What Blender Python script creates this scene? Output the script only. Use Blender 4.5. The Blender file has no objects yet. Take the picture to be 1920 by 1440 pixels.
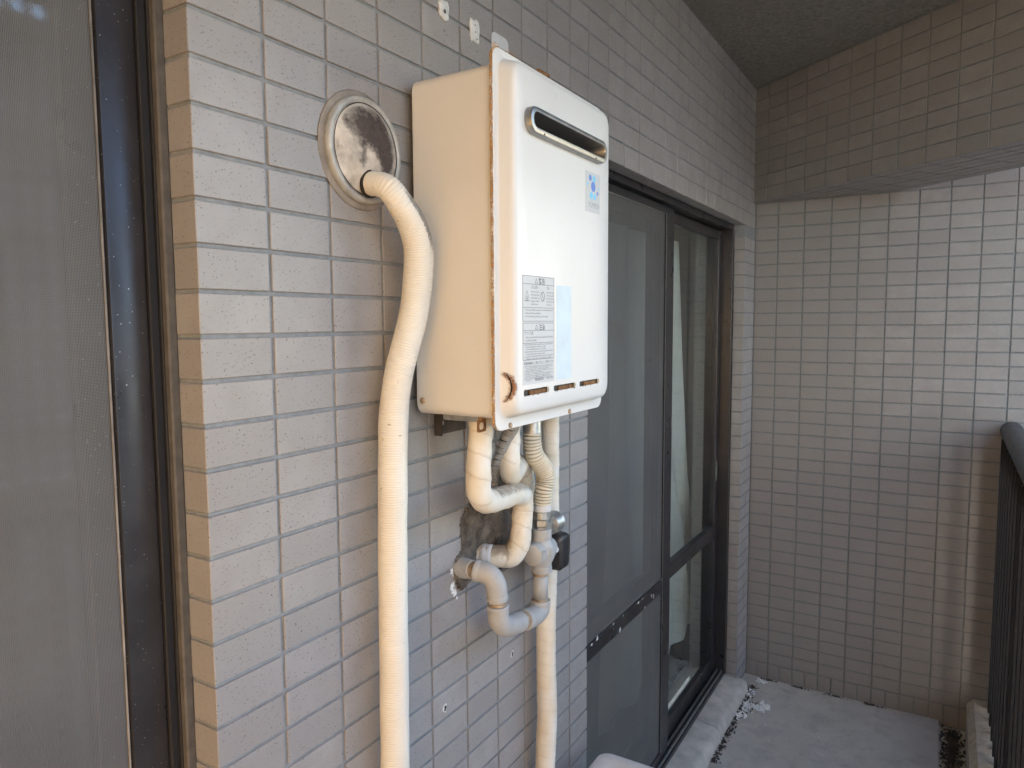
import bpy, bmesh, math, random
from mathutils import Vector, Matrix, noise
random.seed(11)
S = bpy.context.scene
COL = S.collection
R = math.radians

# ------------------------------------------------------------------ camera
CAM_C = Vector((0.69888, -0.49309, -0.33781))
CAM_R = Vector((0.854834, 0.518865, -0.006105))
CAM_U = Vector((-0.038381, 0.074958, 0.996448))
CAM_F = Vector((-0.517479, 0.851564, -0.083991))
cd = bpy.data.cameras.new('camera'); cam = bpy.data.objects.new('camera', cd); COL.objects.link(cam)
cd.sensor_width = 36.0; cd.lens = 36.0*1342.97/1920.0
cd.clip_start = 0.01; cd.clip_end = 2000
m3 = Matrix((CAM_R, CAM_U, -CAM_F)).transposed()
cam.matrix_world = Matrix.Translation(CAM_C) @ m3.to_4x4()
S.camera = cam

# ------------------------------------------------------------------ sky and sun
SUN_EL, SUN_AZ = 18.0, 22.0            # azimuth from +Y towards +X
SKY_STRENGTH = 0.15
W = bpy.data.worlds.new('World'); S.world = W; W.use_nodes = True
wn = W.node_tree.nodes; wl = W.node_tree.links
bg = wn['Background']; sky = wn.new('ShaderNodeTexSky')
sky.sky_type = 'NISHITA'; sky.sun_disc = False
sky.sun_elevation = R(SUN_EL); sky.sun_rotation = R(SUN_AZ)
sky.air_density = 1.0; sky.dust_density = 0.3; sky.ozone_density = 3.2
bg.inputs[1].default_value = SKY_STRENGTH
wl.new(sky.outputs[0], bg.inputs[0])
sd = bpy.data.lights.new('sun', 'SUN'); sun = bpy.data.objects.new('sun', sd); COL.objects.link(sun)
sd.energy = 5.0; sd.angle = R(0.5); sd.color = (1.0, 0.92, 0.82)
tosun = Vector((math.sin(R(SUN_AZ))*math.cos(R(SUN_EL)), math.cos(R(SUN_AZ))*math.cos(R(SUN_EL)), math.sin(R(SUN_EL))))
sun.rotation_euler = tosun.to_track_quat('Z', 'Y').to_euler()
sun.location = (6, 20, 12)
S.view_settings.view_transform = 'Standard'; S.view_settings.look = 'None'
S.view_settings.gamma = 1.0; S.view_settings.use_curve_mapping = False
S.view_settings.exposure = 2.60
S.cycles.max_bounces = 10; S.cycles.diffuse_bounces = 5; S.cycles.glossy_bounces = 4
S.cycles.transparent_max_bounces = 12
S.cycles.use_denoising = True

# ------------------------------------------------------------------ materials
class N:
    """small node-tree builder"""
    def __init__(s, name):
        s.m = bpy.data.materials.new(name); s.m.use_nodes = True
        s.t = s.m.node_tree; s.b = s.t.nodes['Principled BSDF']; s.out = s.t.nodes['Material Output']
    def n(s, typ, **kw):
        x = s.t.nodes.new('ShaderNode'+typ)
        for k, v in kw.items():
            if k.startswith('i_'):
                x.inputs[int(k[2:]) if k[2:].isdigit() else k[2:]].default_value = v
            else: setattr(x, k, v)
        return x
    def l(s, a, b): s.t.links.new(a, b)
    def coord(s, rnd=False):
        c = s.n('TexCoord').outputs['Object']
        if rnd:
            r = s.n('ObjectInfo').outputs['Random']
            mu = s.n('Math', operation='MULTIPLY', i_1=37.0); s.l(r, mu.inputs[0])
            ad = s.n('VectorMath', operation='ADD'); s.l(c, ad.inputs[0]); s.l(mu.outputs[0], ad.inputs[1])
            c = ad.outputs[0]
        return c
    def noise(s, c, scale, detail=3, rough=.55, stretch=None):
        if stretch:
            mp = s.n('Mapping'); mp.inputs['Scale'].default_value = stretch; s.l(c, mp.inputs[0]); c = mp.outputs[0]
        x = s.n('TexNoise'); x.inputs['Scale'].default_value = scale; x.inputs['Detail'].default_value = detail
        x.inputs['Roughness'].default_value = rough; s.l(c, x.inputs['Vector']); return x.outputs[0]
    def ramp(s, v, a, b, lo=0., hi=1.):
        x = s.n('MapRange', clamp=True); s.l(v, x.inputs[0])
        for i, q in enumerate((a, b, lo, hi)): x.inputs[i+1].default_value = q
        return x.outputs[0]
    def mix(s, f, a, b):
        x = s.n('Mix', data_type='RGBA')
        if isinstance(f, float): x.inputs[0].default_value = f
        else: s.l(f, x.inputs[0])
        for i, q in ((6, a), (7, b)):
            if isinstance(q, tuple): x.inputs[i].default_value = (*q, 1)
            else: s.l(q, x.inputs[i])
        return x.outputs[2]
    def mul(s, a, b):
        x = s.n('Math', operation='MULTIPLY')
        for i, q in enumerate((a, b)):
            if isinstance(q, (int, float)): x.inputs[i].default_value = q
            else: s.l(q, x.inputs[i])
        return x.outputs[0]
    def bump(s, h, strength=.3, dist=.001):
        x = s.n('Bump'); x.inputs['Strength'].default_value = strength; x.inputs['Distance'].default_value = dist
        s.l(h, x.inputs['Height']); s.l(x.outputs[0], s.b.inputs['Normal'])
    def set(s, col=None, rough=None, metal=None, spec=None):
        if col is not None:
            if isinstance(col, tuple): s.b.inputs['Base Color'].default_value = (*col, 1)
            else: s.l(col, s.b.inputs['Base Color'])
        if rough is not None:
            if isinstance(rough, (int, float)): s.b.inputs['Roughness'].default_value = rough
            else: s.l(rough, s.b.inputs['Roughness'])
        if metal is not None: s.b.inputs['Metallic'].default_value = metal
        if spec is not None: s.b.inputs['Specular IOR Level'].default_value = spec
        return s.m

M = {}
def basic(name, col, rough=.5, metal=0., nscale=60, var=.12, bump=.0, bdist=.0005, spec=None):
    k = N(name); c = k.coord()
    v = k.noise(c, nscale, 4)
    f = k.ramp(v, .3, .7)
    a = tuple(x*(1-var) for x in col); b = tuple(min(1, x*(1+var)) for x in col)
    if bump: k.bump(k.noise(c, nscale*4, 3), bump, bdist)
    M[name] = k.set(k.mix(f, a, b), k.ramp(v, .2, .8, max(0, rough-.06), rough+.08), metal, spec)
    return M[name]

# glazed speckled tile
k = N('glazed_tile'); c = k.coord(True)
rnd = k.n('ObjectInfo').outputs['Random']
base = k.mix(k.ramp(rnd, 0, 1), (.268, .255, .249), (.328, .312, .304))
base = k.mix(k.ramp(k.noise(c, 18, 2), .3, .75), base, (.268, .251, .243))
vo = k.n('TexVoronoi', feature='F1'); vo.inputs['Scale'].default_value = 430
mp = k.n('Mapping'); mp.inputs['Scale'].default_value = (1, .72, 1); mp.inputs['Rotation'].default_value = (.5, .2, .3)
wob = k.n('TexNoise'); wob.inputs['Scale'].default_value = 260; k.l(c, wob.inputs['Vector'])
ad = k.n('VectorMath', operation='MULTIPLY_ADD'); k.l(wob.outputs[1], ad.inputs[0]); ad.inputs[1].default_value = (.004, .004, .004); k.l(c, ad.inputs[2])
k.l(ad.outputs[0], mp.inputs[0]); k.l(mp.outputs[0], vo.inputs['Vector'])
sep = k.n('SeparateColor'); k.l(vo.outputs['Color'], sep.inputs[0])
size = k.ramp(sep.outputs[0], .30, 1.0, 0.03, .40)
lt = k.n('Math', operation='SUBTRACT'); k.l(size, lt.inputs[0]); k.l(vo.outputs['Distance'], lt.inputs[1])
spk = k.ramp(lt.outputs[0], -.02, .12)
spk = k.mul(spk, k.ramp(sep.outputs[1], 0, 1, .35, .95))
colr = k.mix(spk, base, (.10, .082, .075))
k.bump(k.noise(c, 240, 3), .12, .0006)
k.set(colr, k.ramp(k.noise(c, 90, 2), .3, .7, .36, .50), spec=.45); M['tile'] = k.m

basic('grout', (.215, .227, .235), .85, nscale=90, var=.16, bump=.4, bdist=.0008)
k = N('ceiling_spray'); c = k.coord(); v = k.noise(c, 85, 4, .7)
a = k.mix(k.ramp(v, .35, .68), (.165, .160, .15), (.30, .29, .275)); a = k.mix(k.ramp(k.noise(c, 2.5, 4), .4, .8), a, (.19, .18, .165))
k.bump(v, 1.0, .006); M['ceiling_spray'] = k.set(a, .95)
basic('plaster_grey', (.40, .38, .36), .9, nscale=8, var=.1)
# floor: grey waterproof coating with stains and scuffs
k = N('floor_coating'); c = k.coord()
a = k.mix(k.ramp(k.noise(c, 3.2, 6, .65), .35, .7), (.53, .485, .42), (.63, .58, .51))
a = k.mix(k.mul(k.ramp(k.noise(c, 14, 6, .75), .48, .72), .75), a, (.36, .33, .295))
a = k.mix(k.ramp(k.noise(c, 170, 2), .70, .78), a, (.55, .55, .54))
k.bump(k.noise(c, 120, 4), .35, .0015); M['floor'] = k.set(a, k.ramp(k.noise(c, 9, 3), .3, .7, .55, .8))
basic('sill_concrete', (.53, .49, .43), .8, nscale=16, var=.22, bump=.4, bdist=.001)
basic('kerb_concrete', (.54, .47, .38), .85, nscale=34, var=.22, bump=.6, bdist=.002)
basic('gutter_dirt', (.055, .05, .045), .95, nscale=60, var=.5, bump=1., bdist=.006)
# dark bronze aluminium
k = N('bronze_aluminium'); c = k.coord()
a = k.mix(k.ramp(k.noise(c, 7, 5, .7), .45, .75), (.052, .049, .053), (.075, .070, .073))
a = k.mix(k.ramp(k.noise(c, 300, 1), .735, .76), a, (.35, .34, .33))
M['bronze'] = k.set(a, k.ramp(k.noise(c, 14, 4), .3, .7, .26, .40), 0.6)
basic('rail_bronze', (.060, .060, .066), .42, 0.3, nscale=20, var=.2)
basic('panel_dark', (.010, .009, .010), .7, 0.0, nscale=20, var=.2)
basic('sealant', (.24, .215, .19), .8, nscale=30, var=.3, bump=.5, bdist=.001)
basic('caulk', (.085, .075, .065), .7, nscale=70, var=.25, bump=.5, bdist=.001)
# glass
def glass(name, tint, boost=1.0):
    k = N(name); t = k.t; t.nodes.remove(k.b)
    tr = k.n('BsdfTransparent'); tr.inputs[0].default_value = (*tint, 1)
    gl = k.n('BsdfGlossy'); gl.inputs['Roughness'].default_value = .015; gl.inputs[0].default_value = (.92, .97, .96, 1)
    fr = k.n('Fresnel'); fr.inputs[0].default_value = 1.55
    geo = k.n('NewGeometry'); om = k.n('Math', operation='SUBTRACT', i_0=1.0); k.l(geo.outputs['Backfacing'], om.inputs[1])
    f = k.mul(k.mul(fr.outputs[0], boost), om.outputs[0])
    cl = k.n('Math', operation='MINIMUM'); k.l(f, cl.inputs[0]); cl.inputs[1].default_value = 1.0
    mx = k.n('MixShader'); k.l(cl.outputs[0], mx.inputs[0]); k.l(tr.outputs[0], mx.inputs[1]); k.l(gl.outputs[0], mx.inputs[2])
    k.l(mx.outputs[0], k.out.inputs[0]); M[name] = k.m
glass('window_glass', (.86, .92, .91), 4.6)
glass('door_glass', (.95, .985, .975), 1.6)
# insect mesh: a real weave of threads with holes, 1.5 mm pitch
def mesh_mat(name, cov, col):
    k = N(name); c = k.n('TexCoord').outputs['Object']
    sx = k.n('SeparateXYZ'); k.l(c, sx.inputs[0])
    def thread(o, pitch):
        a = k.mul(o, 1.0/pitch)
        fr = k.n('Math', operation='FRACT'); k.l(a, fr.inputs[0])
        lt = k.n('Math', operation='LESS_THAN'); k.l(fr.outputs[0], lt.inputs[0]); lt.inputs[1].default_value = cov
        return lt.outputs[0]
    mx = k.n('Math', operation='MAXIMUM'); k.l(thread(sx.outputs[1], .00155), mx.inputs[0]); k.l(thread(sx.outputs[2], .00155), mx.inputs[1])
    tr = k.n('BsdfTransparent'); ms = k.n('MixShader')
    k.l(mx.outputs[0], ms.inputs[0]); k.l(tr.outputs[0], ms.inputs[1]); k.l(k.b.outputs[0], ms.inputs[2]); k.l(ms.outputs[0], k.out.inputs[0])
    v = k.ramp(k.noise(c, 5, 4), .3, .7)
    k.set(k.mix(v, col, tuple(x*.8 for x in col)), .6); M[name] = k.m
mesh_mat('insect_mesh', .32, (.17, .165, .16))
# white enamel of the heater
k = N('white_enamel'); c = k.coord()
a = k.mix(k.ramp(k.noise(c, 5, 4, .6, (1, 1, .35)), .35, .75), (.70, .70, .685), (.66, .655, .63))
a = k.mix(k.mul(k.ramp(k.noise(c, 60, 4, .7), .64, .74), .22), a, (.52, .44, .34))
k.bump(k.noise(c, 420, 2), .06, .0004); M['enamel'] = k.set(a, k.ramp(k.noise(c, 12, 3), .3, .7, .28, .42))
k = N('side_lit_enamel'); c = k.coord()  # same white paint as the cover, with the warm side light put into the colour
a = k.mix(k.ramp(k.noise(c, 6, 4), .3, .75), (.70, .68, .635), (.65, .62, .565))
a = k.mix(k.ramp(k.noise(c, 230, 2), .72, .76), a, (.40, .34, .28))
k.bump(k.noise(c, 420, 2), .06, .0004); M['side_enamel'] = k.set(a, .38)
# rust
k = N('rust'); c = k.coord()
v = k.noise(c, 160, 5, .7)
a = k.mix(k.ramp(v, .35, .65), (.10, .042, .018), (.33, .165, .06))
k.bump(v, .6, .0012); M['rust'] = k.set(a, .9)
# rust bleed: see-through stain that breaks up at its rim
def stain(name, col, scale, lo, hi, amt=.9):
    k = N(name); c = k.coord()
    g = k.n('Attribute'); g.attribute_name = 'wear'
    v = k.noise(c, scale, 5, .7)
    s_ = k.n('Math', operation='ADD'); k.l(v, s_.inputs[0]); k.l(g.outputs['Fac'], s_.inputs[1])
    al = k.mul(k.ramp(s_.outputs[0], lo, hi), amt)
    k.l(al, k.b.inputs['Alpha'])
    M[name] = k.set(k.mix(k.ramp(v, .35, .65), col, tuple(min(1, x*1.9) for x in col)), .9)
stain('rust_bleed', (.20, .085, .03), 240, .85, 1.25)
stain('edge_rust', (.30, .17, .065), 230, .66, 1.2, .9)
stain('soot_stain', (.052, .040, .037), 150, .70, 1.28, .95)
stain('putty_smear', (.55, .55, .54), 300, .8, .95)
# corrugated cream hose with mould along the upper bend
k = N('cream_hose'); c = k.coord()
a = k.mix(k.ramp(k.noise(c, 9, 4), .3, .75), (.69, .645, .55), (.745, .715, .64))
at = k.n('Attribute'); at.attribute_name = 'wear'
v = k.noise(c, 330, 4, .75)
ad = k.n('Math', operation='ADD'); k.l(v, ad.inputs[0]); k.l(at.outputs['Fac'], ad.inputs[1])
a = k.mix(k.mul(k.ramp(ad.outputs[0], 1.0, 1.2), .8), a, (.12, .11, .10))
a = k.mix(k.ramp(k.noise(c, 110, 3), .70, .76), a, (.45, .38, .29)); M['hose'] = k.set(a, .45)
k = N('wrapped_tape'); c = k.coord()
a = k.mix(k.ramp(k.noise(c, 22, 4), .35, .7), (.72, .69, .625), (.66, .585, .455))
at = k.n('Attribute'); at.attribute_name = 'wear'
v = k.noise(c, 130, 5, .75)
ad = k.n('Math', operation='ADD'); k.l(v, ad.inputs[0]); k.l(at.outputs['Fac'], ad.inputs[1])
a = k.mix(k.mul(k.ramp(ad.outputs[0], .80, 1.22), .8), a, (.17, .13, .10))
at2 = k.n('Attribute'); at2.attribute_name = 'seam_or_shade'
a = k.mix(k.mul(at2.outputs['Fac'], .45), a, (.30, .24, .18))
k.bump(k.noise(c, 90, 3), .25, .0015); M['tape'] = k.set(a, .5)
k = N('bellows_cream'); c = k.coord()
at = k.n('Attribute'); at.attribute_name = 'seam_or_shade'  # groove bottoms darkened: shade between the ribs put into the colour
M['bellows'] = k.set(k.mix(k.mul(at.outputs['Fac'], .8), k.mix(k.ramp(k.noise(c, 30, 3), .3, .7), (.62, .57, .45), (.72, .67, .55)), (.16, .13, .10)), .45)
k = N('grey_paint'); c = k.coord()
a = k.mix(k.ramp(k.noise(c, 30, 5, .65), .35, .7), (.43, .425, .41), (.36, .355, .345))
a = k.mix(k.ramp(k.noise(c, 120, 4, .7), .66, .72), a, (.17, .17, .17))
k.bump(k.noise(c, 200, 3), .15, .0008); M['grey_paint'] = k.set(a, .5)
basic('galvanised', (.42, .42, .41), .38, .8, nscale=90, var=.3)
basic('brass_thread', (.40, .30, .20), .5, .5, nscale=120, var=.35)
basic('black_plastic', (.028, .028, .031), .33, 0., nscale=120, var=.35)
basic('grey_tag', (.55, .56, .58), .5, 0., nscale=60, var=.05)
basic('grey_wrap', (.30, .295, .28), .6, nscale=60, var=.18)
basic('dark_gap', (.018, .016, .015), .9, nscale=60, var=.3)
basic('stainless', (.36, .355, .345), .40, 1.0, nscale=70, var=.12)
basic('soot_steel', (.055, .045, .04), .6, .2, nscale=50, var=.5)
basic('soot_black', (.012, .010, .010), .95, 0., nscale=50, var=.5)
basic('cap_putty', (.47, .43, .38), .85, nscale=46, var=.34, bump=.5, bdist=.001)
basic('cap_steel', (.42, .42, .40), .55, .25, nscale=60, var=.22)
k = N('dark_mortar'); c = k.coord(); v = k.noise(c, 34, 6, .7)
a = k.mix(k.ramp(v, .35, .65), (.045, .036, .03), (.20, .175, .145)); k.bump(v, 1., .012); M['mortar'] = k.set(a, .95)
basic('white_putty', (.62, .62, .60), .8, nscale=90, var=.14, bump=.5, bdist=.001)
basic('flake', (.82, .81, .78), .8, nscale=120, var=.2)
basic('soil', (.075, .068, .06), .95, nscale=120, var=.4)
basic('label_paper', (.56, .57, .575), .5, nscale=30, var=.03)
basic('label_faded', (.56, .67, .74), .45, nscale=26, var=.08)
basic('ink', (.12, .13, .14), .6, nscale=60, var=.1)
basic('ink_soft', (.30, .31, .32), .6, nscale=60, var=.1)
basic('logo_blue', (.10, .22, .62), .4, nscale=60, var=.05)
basic('logo_cyan', (.18, .58, .80), .4, nscale=60, var=.05)
basic('unit_white', (.76, .73, .69), .45, nscale=14, var=.08)
basic('curtain', (.80, .81, .79), .9, nscale=30, var=.05)
basic('room_dark', (.16, .155, .15), .8, nscale=5, var=.1)
basic('partition', (.84, .50, .17), .75, nscale=5, var=.12)  # strong orange so that the added board bounces warm light
basic('facade', (.30, .29, .28), .8, nscale=.6, var=.1)
basic('bounce_facade', (.66, .63, .595), .8, nscale=.6, var=.06)  # pale wall of the added block that throws sunlight back
basic('facade_glass', (.06, .07, .08), .2, nscale=.6, var=.2)
basic('earth', (.024, .025, .024), .9, nscale=.3, var=.3)

# ------------------------------------------------------------------ object helpers
def tag(o, label=None, cat=None, group=None, kind=None):
    if label: o['label'] = label
    if cat: o['category'] = cat
    if group: o['group'] = group
    if kind: o['kind'] = kind
    return o
def wpos(o):
    p = Vector((0, 0, 0))
    while o is not None: p += o.location; o = o.parent
    return p
def thing(name, label, cat, loc=(0, 0, 0), group=None, kind=None):
    o = bpy.data.objects.new(name, None); o.empty_display_size = .05; COL.objects.link(o)
    o.location = loc; return tag(o, label, cat, group, kind)
def obj(name, bm, mat, parent=None, smooth=False, loc=None, auto=None):
    """bmesh given in world coordinates -> one mesh object (child keeps its place)"""
    org = Vector(loc) if loc is not None else (wpos(parent) if parent else Vector((0, 0, 0)))
    bmesh.ops.translate(bm, verts=bm.verts, vec=-org)
    me = bpy.data.meshes.new(name); bm.to_mesh(me); bm.free()
    me.materials.append(M[mat] if isinstance(mat, str) else mat)
    if smooth: me.shade_smooth()
    if auto is not None:
        me.shade_smooth(); me.set_sharp_from_angle(angle=R(auto))
    o = bpy.data.objects.new(name, me); COL.objects.link(o)
    if parent: o.parent = parent; o.location = org - wpos(parent)
    else: o.location = org
    return o
def link_mesh(name, me, parent, loc):
    o = bpy.data.objects.new(name, me); COL.objects.link(o); o.parent = parent; o.location = loc; return o
def box(bm, x0, x1, y0, y1, z0, z1, bev=0., seg=1):
    vs = [bm.verts.new((x, y, z)) for x in (x0, x1) for y in (y0, y1) for z in (z0, z1)]
    fs = [bm.faces.new([vs[i] for i in q]) for q in ((0, 1, 3, 2), (4, 6, 7, 5), (0, 4, 5, 1), (2, 3, 7, 6), (0, 2, 6, 4), (1, 5, 7, 3))]
    if bev:
        es = list({e for f in fs for e in f.edges})
        bmesh.ops.bevel(bm, geom=es, offset=bev, segments=seg, affect='EDGES', profile=.6)
def bx(*a, **k):
    bm = bmesh.new(); box(bm, *a, **k); return bm
def catmull(pts, step):
    P = [Vector(p) for p in pts]
    P = [P[0]*2-P[1]] + P + [P[-1]*2-P[-2]]
    dense = []
    for i in range(1, len(P)-2):
        p0, p1, p2, p3 = P[i-1:i+3]
        n = 24
        for j in range(n):
            t = j/n
            dense.append((.5*((2*p1)+(p2-p0)*t+(2*p0-5*p1+4*p2-p3)*t*t+(3*p1-p0-3*p2+p3)*t**3), i-1+t))
    dense.append((P[-2].copy(), len(P)-3.0))
    out = [dense[0]]; acc = 0; d = 0; last = dense[0]
    for q in dense[1:]:
        seglen = (q[0]-last[0]).length
        while seglen > 1e-9 and d+seglen >= step:
            f = (step-d)/seglen
            last = (last[0].lerp(q[0], f), last[1]+(q[1]-last[1])*f)
            out.append(last); seglen = (q[0]-last[0]).length; d = 0
        d += seglen; last = q
    if (out[-1][0]-dense[-1][0]).length > step*.2: out.append(dense[-1])
    return out
def tube(bm, pts, rad, seg=20, step=.004, rfun=None, attr=None, cap=True, spline=True):
    """round tube along a path; rfun(s, ang, r) may shape the radius, attr(s, ang, pos) gives layer values"""
    if spline: path = catmull(pts, step)
    else: path = [(Vector(p), float(i)) for i, p in enumerate(pts)]
    rads = rad if isinstance(rad, (list, tuple)) else [rad]*len(pts)
    n = len(path); rings = []; s = 0
    if attr:
        for nm in attr(0, 0, path[0][0], Vector((0, 0, 1))):
            if not bm.verts.layers.float.get(nm): bm.verts.layers.float.new(nm)
    T = [(path[min(i+1, n-1)][0]-path[max(i-1, 0)][0]).normalized() for i in range(n)]
    ref = Vector((1, 0, 0)) if abs(T[0].x) < .9 else Vector((0, 1, 0))
    nrm = (ref-T[0]*ref.dot(T[0])).normalized()
    lay = {}
    for i in range(n):
        if i:
            s += (path[i][0]-path[i-1][0]).length
            nrm = (nrm-T[i]*nrm.dot(T[i])).normalized()
        bn = T[i].cross(nrm)
        u = path[i][1]; a = int(min(u, len(rads)-2)) if len(rads) > 1 else 0
        r0 = rads[a]+(rads[a+1]-rads[a])*(u-a) if len(rads) > 1 else rads[0]
        ring = []
        for j in range(seg):
            an = 2*math.pi*j/seg
            r = rfun(s, an, r0) if rfun else r0
            d = nrm*math.cos(an)+bn*math.sin(an)
            p = path[i][0]+d*r
            v = bm.verts.new(p); ring.append(v)
            if attr: lay[v] = attr(s, an, p, d)
        rings.append(ring)
    for i in range(n-1):
        for j in range(seg):
            bm.faces.new((rings[i][j], rings[i][(j+1) % seg], rings[i+1][(j+1) % seg], rings[i+1][j]))
    if cap:
        bm.faces.new(rings[0][::-1]); bm.faces.new(rings[-1])
    if attr:
        names = list(next(iter(lay.values())).keys())
        for nm in names:
            L = bm.verts.layers.float.get(nm)
            for v, dct in lay.items(): v[L] = dct[nm]
    return rings
def lathe(bm, origin, axis, prof, seg=24, cap0=True, cap1=True, poly=False):
    """profile of (distance along axis, radius)"""
    o = Vector(origin); ax = Vector(axis).normalized()
    ref = Vector((0, 0, 1)) if abs(ax.z) < .9 else Vector((0, 1, 0))
    a = (ref-ax*ref.dot(ax)).normalized(); b = ax.cross(a)
    rings = []
    for t, r in prof:
        rings.append([bm.verts.new(o+ax*t+(a*math.cos(2*math.pi*j/seg)+b*math.sin(2*math.pi*j/seg))*r) for j in range(seg)])
    for i in range(len(rings)-1):
        for j in range(seg):
            bm.faces.new((rings[i][j], rings[i][(j+1) % seg], rings[i+1][(j+1) % seg], rings[i+1][j]))
    if cap0: bm.faces.new(rings[0][::-1])
    if cap1: bm.faces.new(rings[-1])
def lth(*a, **k):
    bm = bmesh.new(); lathe(bm, *a, **k); return bm
def rrect(y0, y1, z0, z1, r, n=6):
    """rounded rectangle outline in (y, z), counter-clockwise seen from +x"""
    pts = []
    for cy, cz, a0 in ((y1-r, z0+r, -90), (y1-r, z1-r, 0), (y0+r, z1-r, 90), (y0+r, z0+r, 180)):
        for i in range(n+1):
            a = R(a0+90*i/n); pts.append((cy+r*math.cos(a), cz+r*math.sin(a)))
    return pts
def loft(bm, sections, cap0=True, cap1=True, holes=None):
    """sections = [(x, outline)], equal point counts; holes = outlines cut in the last cap"""
    rings = [[bm.verts.new((x, y, z)) for y, z in pts] for x, pts in sections]
    n = len(rings[0])
    for a, b in zip(rings, rings[1:]):
        for j in range(n):
            bm.faces.new((a[j], a[(j+1) % n], b[(j+1) % n], b[j]))
    if cap0: bm.faces.new(rings[0][::-1])
    if cap1 and not holes: bm.faces.new(rings[-1])
    if cap1 and holes:
        x = sections[-1][0]; es = []
        last = rings[-1]
        for j in range(n): es.append(bm.edges.get((last[j], last[(j+1) % n])))
        for h in holes:
            hv = [bm.verts.new((x, y, z)) for y, z in h]
            bk = [bm.verts.new((x-.003, y, z)) for y, z in h]
            for j in range(len(hv)):
                es.append(bm.edges.new((hv[j], hv[(j+1) % len(hv)])))
            for j in range(len(hv)):
                bm.faces.new((hv[(j+1) % len(hv)], hv[j], bk[j], bk[(j+1) % len(hv)]))
        bmesh.ops.triangle_fill(bm, edges=es, use_beauty=True, normal=(1, 0, 0))
    bmesh.ops.recalc_face_normals(bm, faces=bm.faces)
def blob_patch(bm, x, cy, cz, pts_r, rot=0., wear_in=.75, wear_out=.0, rings=4, fn=None):
    """irregular flat patch in the plane x: outline radii by angle; 'wear' falls off to the rim"""
    L = bm.verts.layers.float.get('wear') or bm.verts.layers.float.new('wear')
    n = len(pts_r); prev = None
    c = bm.verts.new((x, cy, cz)); c[L] = wear_in
    for k_ in range(1, rings+1):
        f = k_/rings
        ring = []
        for j, (ry, rz) in enumerate(pts_r):
            v = bm.verts.new((x, cy+ry*f, cz+rz*f)); v[L] = wear_in+(wear_out-wear_in)*f**1.4; ring.append(v)
        for j in range(n):
            if prev is None: bm.faces.new((c, ring[j], ring[(j+1) % n]))
            else: bm.faces.new((prev[j], ring[j], ring[(j+1) % n], prev[(j+1) % n]))
        prev = ring
def oval(ry, rz, n=28, jit=.0, tilt=0.):
    o = []
    for j in range(n):
        a = 2*math.pi*j/n; f = 1+random.uniform(-jit, jit)
        y, z = ry*math.cos(a)*f, rz*math.sin(a)*f
        o.append((y*math.cos(tilt)-z*math.sin(tilt), y*math.sin(tilt)+z*math.cos(tilt)))
    return o
def proj(p):
    d = Vector(p)-CAM_C; z = d.dot(CAM_F)
    if z < .05: return None
    return 960+1342.97*d.dot(CAM_R)/z, 720-1342.97*d.dot(CAM_U)/z, z

# ------------------------------------------------------------------ setting sizes (metres)
FLOOR = -1.87; CEIL = .605; YE = 2.6114; G = .0032   # joints lie 3.2 mm behind the tile faces

def tile_mesh(name, sx, sy, sz, bev=.0009):
    bm = bmesh.new(); box(bm, -sx/2, sx/2, -sy/2, sy/2, -sz/2, sz/2, bev=bev)
    me = bpy.data.meshes.new(name); bm.to_mesh(me); bm.free(); me.materials.append(M['tile'])
    return me
_tm = {}
def lay_tiles(parent, specs, limit=300):
    """specs: (centre in parent space, size, world centre, facing). The largest in view become parts, the others one joined part."""
    sc = []
    base = wpos(parent); rot = parent.rotation_euler.to_matrix()
    for c_, sz, nrm in specs:
        w = base+rot @ Vector(c_); q = proj(w); a = 0
        if q and -120 < q[0] < 2040 and -100 < q[1] < 1540:
            v = (CAM_C-w); a = max(0, (rot @ Vector(nrm)).dot(v.normalized()))*sz[0]*0+max(0.0, (rot @ Vector(nrm)).dot(v.normalized()))/(q[2]**2)*sorted(sz)[1]*sorted(sz)[2]
        sc.append(a)
    order = sorted(range(len(specs)), key=lambda i: -sc[i])
    n = 0; rest = []
    for i in order:
        c_, sz, nrm = specs[i]
        jit = Vector(nrm)*random.uniform(-.0007, .0005)
        if n < limit and sc[i] > 0:
            key = tuple(round(x, 4) for x in sz)
            if key not in _tm: _tm[key] = tile_mesh('tile', *sz)
            o = link_mesh('tile', _tm[key], parent, Vector(c_)+jit)
            o.rotation_euler = (random.uniform(-.003, .003), random.uniform(-.003, .003), random.uniform(-.003, .003)); n += 1
        else: rest.append((Vector(c_)+jit, sz))
    if rest:
        bm = bmesh.new()
        for c_, s_ in rest: box(bm, c_.x-s_[0]/2, c_.x+s_[0]/2, c_.y-s_[1]/2, c_.y+s_[1]/2, c_.z-s_[2]/2, c_.z+s_[2]/2, bev=.0009)
        me = bpy.data.meshes.new('tile'); bm.to_mesh(me); bm.free(); me.materials.append(M['tile'])
        o = link_mesh('tile', me, parent, (0, 0, 0)); o['kind'] = 'stuff'

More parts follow.
